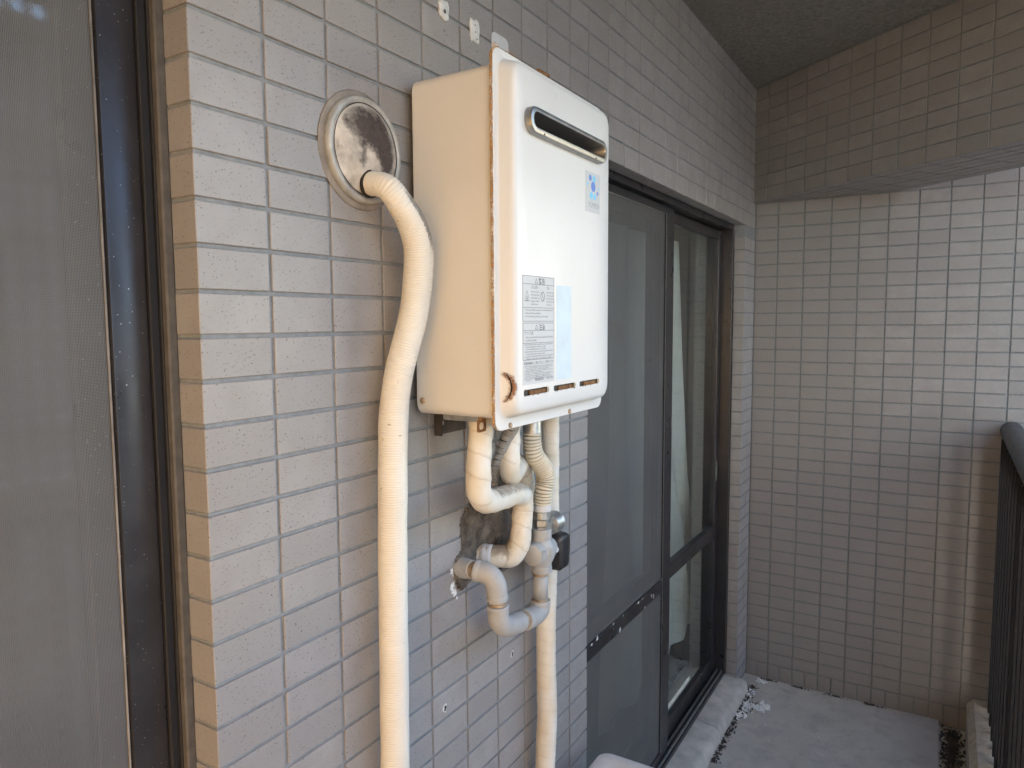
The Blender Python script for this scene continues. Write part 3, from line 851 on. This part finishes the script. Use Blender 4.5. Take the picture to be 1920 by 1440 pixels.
Lw = bm.verts.layers.float.new('wear')
face_bm = bm.copy()
obj('face', bm, 'cap_putty', cp, smooth=True)
bm = face_bm; Lw = bm.verts.layers.float['wear']
for v in bm.verts:
    y, z = v.co.y-CC.y, v.co.z-CC.z
    u = (y*.55-z*.83); w_ = (y*.83+z*.55)
    d1 = math.hypot((y+.000)/.040, (z-.026)/.026); d2 = math.hypot((y-.025)/.021, (z-.002)/.036)
    d3 = math.hypot((y-.021)/.016, (z+.038)/.010); d4 = math.hypot((y+.018)/.010, (z+.012)/.020)
    v[Lw] = max(1.0-.55*min(d1, d2)**1.9, .80-.55*d3, .52-.4*d4, .02)+.34*noise.noise(v.co*55)+.2*noise.noise(v.co*150)
    v.co.x += .0003
bmesh.ops.delete(bm, geom=[v for v in bm.verts if math.hypot(v.co.y-CC.y, v.co.z-CC.z) > .0615], context='VERTS')
obj('soot', bm, 'soot_stain', cp, smooth=True)
obj('hose_hole', lth((.0165, .2590, -.1465), (1, 0, -.18), [(0, .0192), (.0028, .0190), (.0032, .0150)], 24), 'dark_gap', cp)
bm = bmesh.new()
for j in range(64):
    a0, a1 = 2*math.pi*j/64, 2*math.pi*(j+1)/64
    w0 = .0009+.0007*noise.noise(Vector((math.cos(a0)*3, math.sin(a0)*3, 0)))+.0004; w1 = .0009+.0007*noise.noise(Vector((math.cos(a1)*3, math.sin(a1)*3, 0)))+.0004
    q = []
    for a, r_ in ((a0, .0622), (a1, .0622), (a1, .0622-w1), (a0, .0622-w0)): q.append(bm.verts.new(CC+Vector((.0114, r_*math.cos(a), r_*math.sin(a)))))
    bm.faces.new(q)
obj('gap_ring', bm, 'dark_gap', cp)
hs = thing('corrugated_hose', 'thick cream corrugated hose bending down from the round wall cap', 'hose', (.036, .262, FLOOR))
hp = [(.010, .262, -.146), (.030, .2575, -.1485), (.050, .2585, -.1560), (.059, .2690, -.1725), (.062, .2873, -.1936), (.064, .3003, -.2213), (.064, .3030, -.2504), (.062, .3009, -.2874), (.058, .2941, -.3319), (.052, .2827, -.3763),
      (.046, .2751, -.4133), (.042, .2705, -.4579), (.040, .2687, -.5181), (.038, .2664, -.6325), (.037, .2652, -.7884), (.036, .2640, -.9808), (.036, .2613, -1.1108), (.036, .262, -1.30), (.034, .262, -1.55), (.034, .262, FLOOR)]
hr_ = [.0165, .0168, .0175, .0185, .0200, .0211, .0212, .0209, .0205, .0203, .0205, .0209, .0210, .0211, .0210, .0209, .0211, .021, .021, .021]
def hose_r(s, an, r):
    w_ = .5+.5*math.cos(2*math.pi*(s/.0036)+.6*math.sin(an))
    lump = noise.noise(Vector((math.cos(an)*.8, math.sin(an)*.8, s*22)))*.0009
    return r-.0009*(1-w_**.6)+lump*1.0
def hose_a(s, an, p, d):
    up = d.x*.93+d.y*.25+d.z*.27
    band = math.exp(-((p.z+.200)/.05)**4)
    side = math.exp(-((up-1.0)/.13)**2)
    return {'wear': .78*band*side+.25*band*max(0, d.z)}
bm = bmesh.new(); tube(bm, hp, hr_, 28, .0009, hose_r, hose_a); obj('hose_body', bm, 'hose', hs, smooth=True)

# ------------------------------------------------------------------ wrapped pipes below the heater
def wrap_r(pitch, amp=.0009):
    def f(s, an, r):
        ph = (s/pitch+an/(2*math.pi)) % 1.0
        lump = noise.noise(Vector((math.cos(an)*1.2, math.sin(an)*1.2, s*45)))*.0015+noise.noise(Vector((math.cos(an)*2.5, math.sin(an)*2.5, s*130)))*.0006
        return r+amp*(ph-.5)+lump
    return f
def wrap_a(pitch, dirt):
    def f(s, an, p, d):
        ph = (s/pitch+an/(2*math.pi)) % 1.0
        return {'seam_or_shade': 1.0 if (ph < .045) else 0.0, 'wear': dirt(s, p, d)}
    return f
pa = thing('insulated_pipe', 'white taped pipe with a U bend below the heater, entering the wall', 'pipe', (.05, .48, -.76))
P_ = [(.100, .4003, -.470), (.100, .4001, -.4900), (.100, .3998, -.505), (.100, .3948, -.5434), (.100, .3927, -.5774), (.100, .3985, -.5985), (.096, .4230, -.6135), (.088, .4766, -.6207), (.080, .5350, -.6262), (.073, .5680, -.6390), (.068, .5790, -.6584), (.066, .5800, -.6845), (.066, .5770, -.7005), (.063, .5745, -.7250), (.052, .5680, -.7465), (.030, .5540, -.7495), (.002, .5400, -.7450), (-.02, .536, -.744)]
r_ = [.0182, .0182, .0186, .0189, .0190, .0192, .0194, .0190, .0192, .0190, .0186, .0182, .0182, .0194, .0206, .0200, .0184, .017]
bm = bmesh.new()
tube(bm, P_, r_, 24, .0016, wrap_r(.034, .0007), wrap_a(.034, lambda s, p, d: .62*max(0, min(1, (d.z-.05)/.5))*(1 if p.y > .44 and p.z > -.66 else 0)+.75*max(0, d.z)*(1 if p.z < -.70 and p.x < .06 else 0)+.26*(p.z < -.64)))
obj('pipe_wrap', bm, 'tape', pa, smooth=True)
obj('end_sleeve', lth((.004, .5405, -.7455), (1, .40, -.06), [(0, .0185), (.010, .0188), (.012, .0182), (.014, .0188), (.020, .0185)], 24), 'grey_tag', pa, smooth=True)
pb = thing('insulated_pipe', 'shorter pale taped pipe hooking back behind the metal bellows hose', 'pipe', (.05, .58, -.71))
P_ = [(.090, .510, -.470), (.090, .5081, -.4972), (.090, .5050, -.5263), (.090, .5025, -.550), (.088, .5040, -.5734), (.079, .5250, -.5915), (.064, .5600, -.5900), (.048, .600, -.5900), (.036, .636, -.6080), (.030, .655, -.6400), (.022, .660, -.675), (.004, .662, -.712), (-.02, .662, -.73)]
r_ = [.0140, .0142, .0152, .0160, .0172, .0182, .0182, .0176, .0178, .018, .018, .018, .018]
bm = bmesh.new(); tube(bm, P_, r_, 22, .0016, wrap_r(.032, .0007), wrap_a(.032, lambda s, p, d: .35*max(0, d.z)*(p.y > .57)+.62*(p.z > -.528)*max(0, d.y*.8+d.x*.2)+.28*(p.y > .55)))
obj('pipe_wrap', bm, 'tape', pb, smooth=True)
cn = thing('spiral_conduit', 'grey spiral wrapped cable conduit slanting down between the white taped pipes', 'conduit', (.06, .50, -.65))
P_ = [(.112, .4770, -.478), (.110, .4785, -.5004), (.100, .4832, -.5138), (.090, .4844, -.5287), (.080, .4903, -.5472), (.068, .4958, -.5697), (.055, .5093, -.5897), (.040, .529, -.6107), (.015, .555, -.6456), (-.01, .56, -.66)]
r_ = [.0108, .0108, .0104, .0100, .0096, .0092, .0086, .0080, .007, .007]
def spir(s, an, r):
    ph = (s/.013-an/(2*math.pi)) % 1.0
    return r if ph < .80 else r*.70
bm = bmesh.new(); tube(bm, P_, r_, 26, .0009, spir); obj('spiral_wrap', bm, 'grey_wrap', cn, auto=50)
bm = bmesh.new(); tube(bm, P_, [x*.73 for x in r_], 12, .004); obj('cable', bm, 'dark_gap', cn, smooth=True)
dh = thing('drain_hose', 'cream ribbed hose running straight down behind the gas valve', 'hose', (.036, .72, FLOOR))
P_ = [(.076, .672, -.470), (.072, .676, -.492), (.066, .6850, -.5250), (.060, .6980, -.5740), (.052, .7120, -.6400), (.045, .7215, -.7270), (.040, .7232, -.8362), (.036, .7232, -.9464), (.036, .7235, -1.0347), (.036, .7262, -1.1261), (.036, .7170, -1.2328), (.036, .7078, -1.3537), (.036, .71, -1.55), (.036, .715, FLOOR)]
r_ = [.0172, .0172, .0173, .0170, .0171, .0178, .0185, .0192, .0198, .0204, .0204, .0203, .0203, .0203]
def dr(s, an, r):
    ph = (s/.024+an/(2*math.pi)) % 1.0
    fine_ = .5+.5*math.cos(2*math.pi*(s/.0062))
    return r+.0006*(ph-.5)-.00035*(1-fine_)*(1 if s < .22 else .45)+noise.noise(Vector((math.cos(an), math.sin(an), s*20)))*.0009
bm = bmesh.new(); tube(bm, P_, r_, 26, .0015, dr, lambda s, an, p, d: {'seam_or_shade': .35 if ((s/.024+an/(2*math.pi)) % 1.0) < .05 else 0.0, 'wear': .05}); obj('hose_body', bm, 'tape', dh, smooth=True)

# ------------------------------------------------------------------ gas line
gp = thing('gas_pipe', 'grey painted gas pipe with U bend, black cock handle and cream metal bellows', 'gas pipe', (.075, .63, -.87))
GX = .075
fl = obj('bellows_hose', (lambda b: (tube(b, [(GX, .6017, -.528), (GX, .6012, -.545), (.076, .6065, -.5690), (.078, .6240, -.5890), (.080, .6385, -.6070), (.079, .6415, -.6250), (.077, .6380, -.6430), (GX, .6374, -.6690)],
     [.0158, .0160, .0164, .0172, .0176, .0172, .0168, .0166], 26, .0005, lambda s, an, r: r+.0004-.0034*max(0, 1-abs((s/.0056) % 1.0-.5)/.30)**.8, lambda s, an, p, d: {'seam_or_shade': max(0, 1-abs((s/.0056) % 1.0-.5)/.26)}), b)[-1])(bmesh.new()), 'bellows', gp, smooth=True)
obj('top_ferrule', lth((GX, .6018, -.474), (0, 0, -1), [(0, .0150), (.004, .0160), (.052, .0160), (.054, .0165), (.057, .0165), (.058, .0150)], 24), 'galvanised', gp, auto=35)
obj('collar', lth((GX, .6378, -.668), (0, 0, -1), [(0, .0162), (.002, .0168), (.011, .0168), (.012, .0160)], 28), 'grey_tag', gp, auto=35)
obj('coupling_nut', lth((GX, .6362, -.6800), (0, 0, -1), [(0, .0162), (.001, .0170), (.0125, .0170), (.014, .0150)], 12), 'galvanised', gp)
obj('coupling_nut', lth((GX, .6350, -.6945), (0, 0, -1), [(0, .0150), (.0015, .0168), (.0115, .0168), (.014, .0140), (.019, .0138)], 6), 'galvanised', gp)
vb = obj('valve_body', lth((GX, .6338, -.7115), (0, 0, -1), [(0, .0150), (.0005, .0188), (.018, .0190), (.020, .0178), (.026, .0198), (.034, .0242), (.045, .0256), (.056, .0232), (.064, .0196), (.069, .0182), (.070, .0196), (.081, .0196), (.0825, .0165)], 28), 'grey_paint', gp, auto=38)
# cross boss of the valve with raised casting marks
bm = bmesh.new(); lathe(bm, (GX, .596, -.7535), (0, 1, 0), [(0, .0150), (.003, .0195), (.018, .0212), (.060, .0212), (.067, .0185), (.069, .014)], 26); obj('valve_boss', bm, 'grey_paint', gp, auto=40)
obj('valve_pin', lth((GX+.0195, .657, -.7560), (1, -.25, 0), [(0, .0048), (.0012, .0048), (.0018, .004)], 16), 'grey_tag', vb)
bm = bmesh.new()
ring = lambda cy, cz, ry, rz, x: [(x, cy+a, cz+c_) for a, c_ in oval(ry, rz, 18)]
for cy, cz in ((.6075, -.7495),):
    p = ring(cy, cz, .0058, .0062, GX+.0205); tube(bm, p+[p[0]], .0007, 6, spline=False)
    tube(bm, [(GX+.0205, cy-.003, cz+.003), (GX+.021, cy+.003, cz-.0035)], .0007, 6, spline=False)
p = [(GX+.0245, .624, -.744), (GX+.0245, .638, -.746), (GX+.0245, .638, -.763), (GX+.0245, .624, -.760)]; tube(bm, p+[p[0]], .0007, 6, spline=False)
for q in ([(.627, -.748), (.635, -.749)], [(.628, -.753), (.634, -.754)], [(.627, -.757), (.635, -.759)]):
    tube(bm, [(GX+.0245, *q[0]), (GX+.0245, *q[1])], .0006, 6, spline=False)
obj('casting_mark', bm, 'grey_paint', vb)
# cock handle: flat black grip turned edge-on
bm = bmesh.new()
lathe(bm, (GX, .664, -.757), (0, 1, 0), [(0, .011), (.006, .013), (.008, .018), (.012, .0215)], 22, cap1=True)
hv = rrect(-.023, .023, -.0350, .0350, .011, 6)
secs = []
for t, s_ in ((0.672, .80), (.678, 1.0), (.697, 1.0), (.7075, .93), (.7095, .86)):
    secs.append([bm.verts.new((GX+y*s_*.95, t, -.7685+z*s_)) for y, z in hv])
nn = len(hv)
for a, b_ in zip(secs, secs[1:]):
    for j in range(nn): bm.faces.new((a[j], a[(j+1) % nn], b_[(j+1) % nn], b_[j]))
bm.faces.new(secs[0]); bm.faces.new(secs[-1][::-1]); bmesh.ops.recalc_face_normals(bm, faces=bm.faces)
obj('cock_handle', bm, 'black_plastic', gp, auto=35)
obj('handle_plate', (lambda b: (box(b, GX+.006, GX+.0205, .7093, .7103, -.769, -.742), b)[-1])(bmesh.new()), 'stainless', gp)
# round test plug on the side of the coupling, with a white disc
obj('test_plug', lth((GX, .645, -.7120), (0, 1, 0), [(0, .008), (.016, .008), (.018, .0200), (.044, .0205)], 26), 'galvanised', gp, auto=40)
obj('plug_disc', lth((GX, .689, -.7120), (0, 1, .0), [(0, .0200), (.0022, .0198), (.003, .0185)], 26), 'grey_tag', gp, auto=40)
# painted pipes and elbows
def elbow(p0, corner, p1, r, name='elbow'):
    b = bmesh.new(); p0, c_, p1 = map(Vector, (p0, corner, p1))
    pts = [p0]
    for i in range(11):
        t = i/10; a = p0.lerp(c_, .22+.78*0); q0 = p0.lerp(c_, .40); q1 = p1.lerp(c_, .40)
        pts.append((1-t)**2*q0+2*t*(1-t)*c_+t*t*q1)
    pts.append(p1)
    L0 = .0085
    def rf(s, an, rr):
        tot = rf.tot
        e = min(s, tot-s)
        return rr*(1.05 if e < L0 else 1.0) if e > .0012 else rr*.99
    path = catmull(pts, .0015); rf.tot = sum((a[0]-b_[0]).length for a, b_ in zip(path, path[1:]))
    tube(b, pts, r, 26, .0015, rf); return obj(name, b, 'grey_paint', gp, auto=40)
obj('riser_pipe', lth((GX, .6300, -.795), (0, 0, -1), [(0, .0142), (.050, .0142)], 26), 'grey_paint', gp, smooth=True)
obj('thread', lth((GX, .6300, -.794), (0, 0, -1), [(0, .0148), (.0012, .0152), (.0024, .0146), (.0036, .0152), (.0048, .0146)], 24), 'brass_thread', gp)
obj('thread', lth((GX, .6293, -.842), (0, 0, -1), [(0, .0146), (.0012, .0152), (.0024, .0146), (.0036, .0152), (.0048, .0146)], 24), 'brass_thread', gp)
elbow((GX, .6293, -.8455), (GX, .6293, -.8720), (GX, .5690, -.8625), .0180)
obj('nipple', lth((GX, .571, -.8628), (0, -1, .155), [(0, .0138), (.003, .0146), (.006, .0138), (.009, .0146), (.012, .0138), (.018, .0138)], 24), 'brass_thread', gp)
elbow((GX, .5560, -.8597), (GX, .4870, -.8485), (GX, .4835, -.8045), .0178)
obj('nipple', lth((GX, .4836, -.8055), (0, 0, 1), [(0, .0140), (.002, .0146), (.004, .0138), (.006, .0146), (.010, .0138)], 24), 'brass_thread', gp)
elbow((GX, .4832, -.7970), (GX-.002, .4800, -.7530), (.038, .4715, -.7480), .0176)
obj('nipple', lth((.041, .4722, -.7484), (-1, .20, -.05), [(0, .0135), (.002, .0142), (.004, .0135), (.007, .0142), (.010, .0135)], 24), 'brass_thread', gp)
obj('wall_stub', lth((.033, .4735, -.7490), (-1, .22, -.12), [(0, .0150), (.001, .0160), (.012, .0162), (.020, .0178), (.050, .0185)], 26), 'grey_paint', gp, auto=40)

# ------------------------------------------------------------------ marks on the wall
mp_ = bmesh.new(); Lw = mp_.verts.layers.float.new('wear'); gv = {}
def inside(y, z):
    d = max((y-.715)/.02, (.500-y)/.02, (z+.630)/.02, (-.795-z)/.02)
    return d
for iy in range(56):
    for iz in range(50):
        y = .455+iy*.005; z = -.600-iz*.0048
        cyn = (y-.600)/.118; czn = (z+.708)/.088
        sh = max(abs(cyn)**3+abs(czn)**3, 0)
        sh2 = math.hypot((y-.487)/.030, (z+.760)/.036)**2
        e = min(sh, sh2)+.35*noise.noise(Vector((y*38, z*38, 4)))
        if e < 1.0:
            hgt = .0075*(1-max(0, e))**.5+.006*noise.noise(Vector((y*50, z*50, 1)))+.004*noise.noise(Vector((y*120, z*120, 6)))
            gv[iy, iz] = mp_.verts.new((max(.0004, hgt*min(1, (1-e)*3)+.001), y, z))
for (iy, iz), v in list(gv.items()):
    q = [gv.get(p) for p in ((iy, iz), (iy+1, iz), (iy+1, iz+1), (iy, iz+1))]
    if all(q): mp_.faces.new(q[::-1])
mo = tag(obj('mortar_patch', mp_, 'mortar', smooth=True), 'dark crumbling mortar patch round the pipes entering the wall', 'mortar patch')
bm = bmesh.new(); La = bm.verts.layers.float.new('wear')
for _ in range(7):
    blob_patch(bm, .0012+random.random()*.0004, .458+random.uniform(-.006, .006), -.772+random.uniform(-.022, .022), oval(.008, .012, 14, .4), wear_in=.7, rings=3)
blob_patch(bm, .0012, .470, -.802, oval(.006, .006, 14, .4), wear_in=.6, rings=3)
tag(obj('putty_smear', bm, 'putty_smear'), 'white putty smear on the tile left of the gas stub', 'putty smear')
def plug(cy, cz, w_, h_, label, seed, hole=True):
    random.seed(seed)
    t_ = thing('putty_plug', label, 'putty plug', (0, cy, cz))
    b = bmesh.new(); o_ = []
    for j in range(22):
        a = 2*math.pi*j/22; f = 1+random.uniform(-.14, .14)
        o_.append((cy+w_*f*math.copysign(abs(math.cos(a))**.6, math.cos(a)), cz+h_*f*math.copysign(abs(math.sin(a))**.6, math.sin(a))))
    secs = [(.0003, o_), (.0030, [(cy+(y-cy)*.94, cz+(z-cz)*.94) for y, z in o_]), (.0046, [(cy+(y-cy)*.7, cz+(z-cz)*.75) for y, z in o_])]
    loft(b, secs); obj('putty', b, 'white_putty', t_, smooth=True)
    if hole:
        b = bmesh.new(); lathe(b, (.0044, cy-.002, cz-.004), (1, 0, 0), [(0, .0034), (.0006, .0034), (.0007, .0022)], 12); obj('screw_hole', b, 'caulk', t_)
    else:
        b = bmesh.new()
        for dy, dz in ((-.002, .009), (-.001, -.002), (.003, -.012)): lathe(b, (.0042, cy+dy, cz+dz), (1, 0, 0), [(0, .0014), (.0008, .0012)], 8)
        obj('pit', b, 'dark_gap', t_)
plug(.455, .155, .013, .016, 'white putty plug with one screw hole above the heater, higher of the two', 3)
plug(.540, .150, .014, .020, 'lumpy white putty plug with dark pits just above the heater casing', 5, False)
random.seed(21)
def spots(lst, label):
    b = bmesh.new(); b.verts.layers.float.new('wear')
    for cy, cz, s_ in lst: blob_patch(b, .0011, cy, cz, oval(s_, s_*.8, 14, .5), wear_in=.62, rings=3)
    tag(obj('rust_spot', b, 'rust_bleed'), label, 'rust spot', 'rust spots under the putty plugs')
spots([(.456, .123, .0065), (.463, .1185, .0045)], 'rust smear on the tile below the upper white putty plug')
spots([(.548, .1205, .0042), (.5515, .1215, .0026)], 'small rust dot on the tile below the lumpy white putty plug')
def drill(cy, cz, label):
    t_ = thing('drill_hole', label, 'drill hole', (0, cy, cz), 'drill holes in the tiles under the heater')
    b = bmesh.new(); blob_patch(b, .0011, cy, cz, oval(.0052, .0068, 12, .35), rings=2); obj('chipped_rim', b, 'white_putty', t_)
    b = bmesh.new(); blob_patch(b, .0014, cy+.0005, cz-.0008, oval(.0032, .0048, 12, .3), rings=2); obj('hole', b, 'dark_gap', t_)
drill(.650, -.9755, 'small chipped drill hole in the tile left of the cream drain hose')
drill(.432, -.9800, 'small dark drill hole in a tile right of the thick cream corrugated hose')

# ------------------------------------------------------------------ railing on the right
rl = thing('railing', 'dark bronze balcony railing with a thick round top rail', 'railing', (.90, 1.0, -1.75))
bm = bmesh.new(); lathe(bm, (.908, YE-.012, -.733), (0, -1, 0), [(0, .034), (.002, .0355), (3.9, .0355)], 30); obj('top_rail', bm, 'rail_bronze', rl, auto=40)
bm = bmesh.new(); box(bm, .879, .885, 2.545, 2.590, -1.745, -.760, bev=.001); box(bm, .885, .935, 2.5475, 2.590, -1.745, -.760, bev=.001); po = obj('post', bm, 'panel_dark', rl)
b = bmesh.new(); box(b, .8765, .888, 2.540, 2.575, -1.750, -1.738, bev=.001); obj('post_foot', b, 'grey_tag', po)
for y in (1.66, .60, -.5):
    b = bmesh.new(); box(b, .884, .935, y, y+.045, -1.748, -.760, bev=.001); obj('post', b, 'panel_dark', rl)
b = bmesh.new(); box(b, .889, .930, -1.35, 2.545, -1.700, -1.672, bev=.001); box(b, .889, .930, -1.35, 2.545, -.800, -.775, bev=.001); obj('bottom_rail', b, 'panel_dark', rl)
bm = bmesh.new(); box(bm, -.0225, .0225, -.009, .009, -.4875, .4875, bev=.0008)
me = bpy.data.meshes.new('baluster'); bm.to_mesh(me); bm.free(); me.materials.append(M['panel_dark'])
bm = bmesh.new(); box(bm, -.010, .010, -.006, .006, 0, .052, bev=.0008)
mf = bpy.data.meshes.new('foot'); bm.to_mesh(mf); bm.free(); mf.materials.append(M['rail_bronze'])
y = 2.46
while y > -1.3:
    o = link_mesh('baluster', me, rl, Vector((.905-.012, y, -1.2335))-rl.location)
    f = link_mesh('foot', mf, o, (-.006, 0, -.5155)); f.name = 'baluster_foot'
    y -= .1

# ------------------------------------------------------------------ air conditioner unit, only a top corner shows
ac = thing('air_conditioner', 'white air conditioner outdoor unit with stamped grooves on its flat lid, bottom of the photo', 'air conditioner', (.21, .55, FLOOR))
AX0, AX1, AY0, AY1, AZ = .066, .356, .16, .931, -1.300
def rxy(o, r, n=6):
    pts = []
    for cx, cy, a0 in ((AX1-o-r, AY0+o+r, -90), (AX1-o-r, AY1-o-r, 0), (AX0+o+r, AY1-o-r, 90), (AX0+o+r, AY0+o+r, 180)):
        for i in range(n+1):
            a = R(a0+90*i/n); pts.append((cx+r*math.cos(a), cy+r*math.sin(a)))
    return pts
def loftz(bm, secs, cap0=True, cap1=True):
    rings = [[bm.verts.new((x, y, z)) for x, y in p] for z, p in secs]; n = len(rings[0])
    for a, b_ in zip(rings, rings[1:]):
        for j in range(n): bm.faces.new((a[j], a[(j+1) % n], b_[(j+1) % n], b_[j]))
    if cap0: bm.faces.new(rings[0][::-1])
    if cap1: bm.faces.new(rings[-1])
bm = bmesh.new(); loftz(bm, [(FLOOR+.06, rxy(.004, .022)), (AZ-.016, rxy(.004, .022))]); obj('casing', bm, 'unit_white', ac, auto=40)
bm = bmesh.new(); sec = [(AZ-.020, rxy(0, .026)), (AZ-.004, rxy(0, .026)), (AZ-.001, rxy(.0015, .026)), (AZ, rxy(.005, .024))]
for o_ in (.036, .052, .068): sec += [(AZ, rxy(o_, .02)), (AZ-.0022, rxy(o_+.003, .018)), (AZ-.0022, rxy(o_+.006, .016)), (AZ+.0003, rxy(o_+.009, .014))]
loftz(bm, sec); obj('lid', bm, 'unit_white', ac, auto=50)
for y in (.28, .80):
    b = bmesh.new(); box(b, .08, .345, y-.03, y+.03, FLOOR, FLOOR+.061, bev=.004); obj('foot', b, 'black_plastic', ac)
bm = bmesh.new()
for i in range(7):
    p = [(.3585, .46+(.03+.03*i)*math.cos(a*math.pi/16), -1.57+(.03+.03*i)*math.sin(a*math.pi/16)) for a in range(33)]; tube(bm, p, .0022, 6, spline=False, cap=False)
obj('fan_grille', bm, 'grey_tag', ac)

# ------------------------------------------------------------------ flaked paint and dirt on the floor
def scatter(name, label_kind, mat, spots, n, smin, smax, zb=FLOOR, flat=.5):
    bm = bmesh.new()
    for _ in range(n):
        cx, cy, rx, ry = random.choice(spots)
        a = random.uniform(0, 2*math.pi); q = abs(random.gauss(0, .5))
        x, y = cx+rx*q*math.cos(a), cy+ry*q*math.sin(a)
        s_ = random.uniform(smin, smax); k_ = random.randint(4, 6); z = zb+random.random()*s_*1.1
        pts = [(math.cos(2*math.pi*i/k_+random.uniform(-.3, .3))*s_*random.uniform(.6, 1.2), math.sin(2*math.pi*i/k_)*s_*random.uniform(.6, 1.2)) for i in range(k_)]
        tx, ty = random.uniform(-.8, .8), random.uniform(-.8, .8)
        lo = [bm.verts.new((x+p, y+r_, z+p*tx+r_*ty)) for p, r_ in pts]; hi = [bm.verts.new((x+p*.9, y+r_*.9, z+s_*flat+p*tx+r_*ty)) for p, r_ in pts]
        bm.faces.new(hi)
        for i in range(k_): bm.faces.new((lo[i], lo[(i+1) % k_], hi[(i+1) % k_], hi[i]))
    o = obj(name, bm, mat); o['kind'] = 'stuff'; return o
random.seed(5)
scatter('soil', None, 'soil', [(.055+.004*i*0, 2.50-.045*i, .022, .03) for i in range(14)]+[(.10+.13*i, 2.598, .05, .007) for i in range(4)]+[(.085, 2.35, .05, .05)]*3, 1100, .0012, .0045)
scatter('paint_flakes', None, 'flake', [(.066, 2.335, .030, .040)]*4+[(.120, 2.365, .026, .034)]*4+[(.090, 2.345, .05, .03)]*3+[(.070, 2.566, .03, .014)]*3+[(.062, 2.25, .028, .030)]*2+[(.062, 2.45, .02, .05)], 560, .003, .0068)
scatter('gutter_gravel', None, 'soil', [(.770, 2.56-.05*i, .045, .06) for i in range(7)], 1100, .002, .006, FLOOR-.02)
scatter('specks', None, 'flake', [(.35, 2.25, .35, .35)], 60, .001, .0025)

# ------------------------------------------------------------------ beyond the frame: board and block added for bounced light, one building across the way
pt = thing('bounce_board', 'unseen orange board added behind the camera to bounce warm sunlight', 'partition', (.44, -.90, FLOOR))  # added out of view as a warm reflector for the near faces
obj('board', bx(.0, .88, -.905, -.895, FLOOR+.08, .42, bev=.001), 'partition', pt)
for x in (-.0, .86): obj('post', bx(x, x+.025, -.915, -.885, FLOOR, CEIL-.005), 'bronze', pt)
def building(name, label, x0, x1, y0, y1, z1, fl_, mat='facade'):
    t_ = thing(name, label, 'building', ((x0+x1)/2, (y0+y1)/2, -9.2))
    obj('wall', bx(x0, x1, y0, y1, -9.2, z1), mat, t_)
    nfl = int((z1+9.2)/3)
    for f in range(nfl):
        z = -9.2+3*f
        obj('balcony_slab', bx(x0-1.2, x0-.002, y0+.4, y1-.4, z+2.75, z+3.0 if z+3.0 < z1 else z1-.05), mat, t_)
        yy = y0+1.2
        while yy+2.0 < y1:
            obj('window', bx(x0-.03, x0-.003, yy, yy+2.0, z+.4, z+2.4), 'facade_glass', t_); yy += 4.2
building('apartment_building', 'grey apartment block across the street from the balcony', 24, 34, 2, 12.6, 9.3, 5)
building('apartment_building', 'unseen pale apartment block added behind the camera to bounce sunlight', 11.0, 40, -24, -10, 12.0, 7, 'bounce_facade')  # added out of view; its sunlit wall brightens the end wall
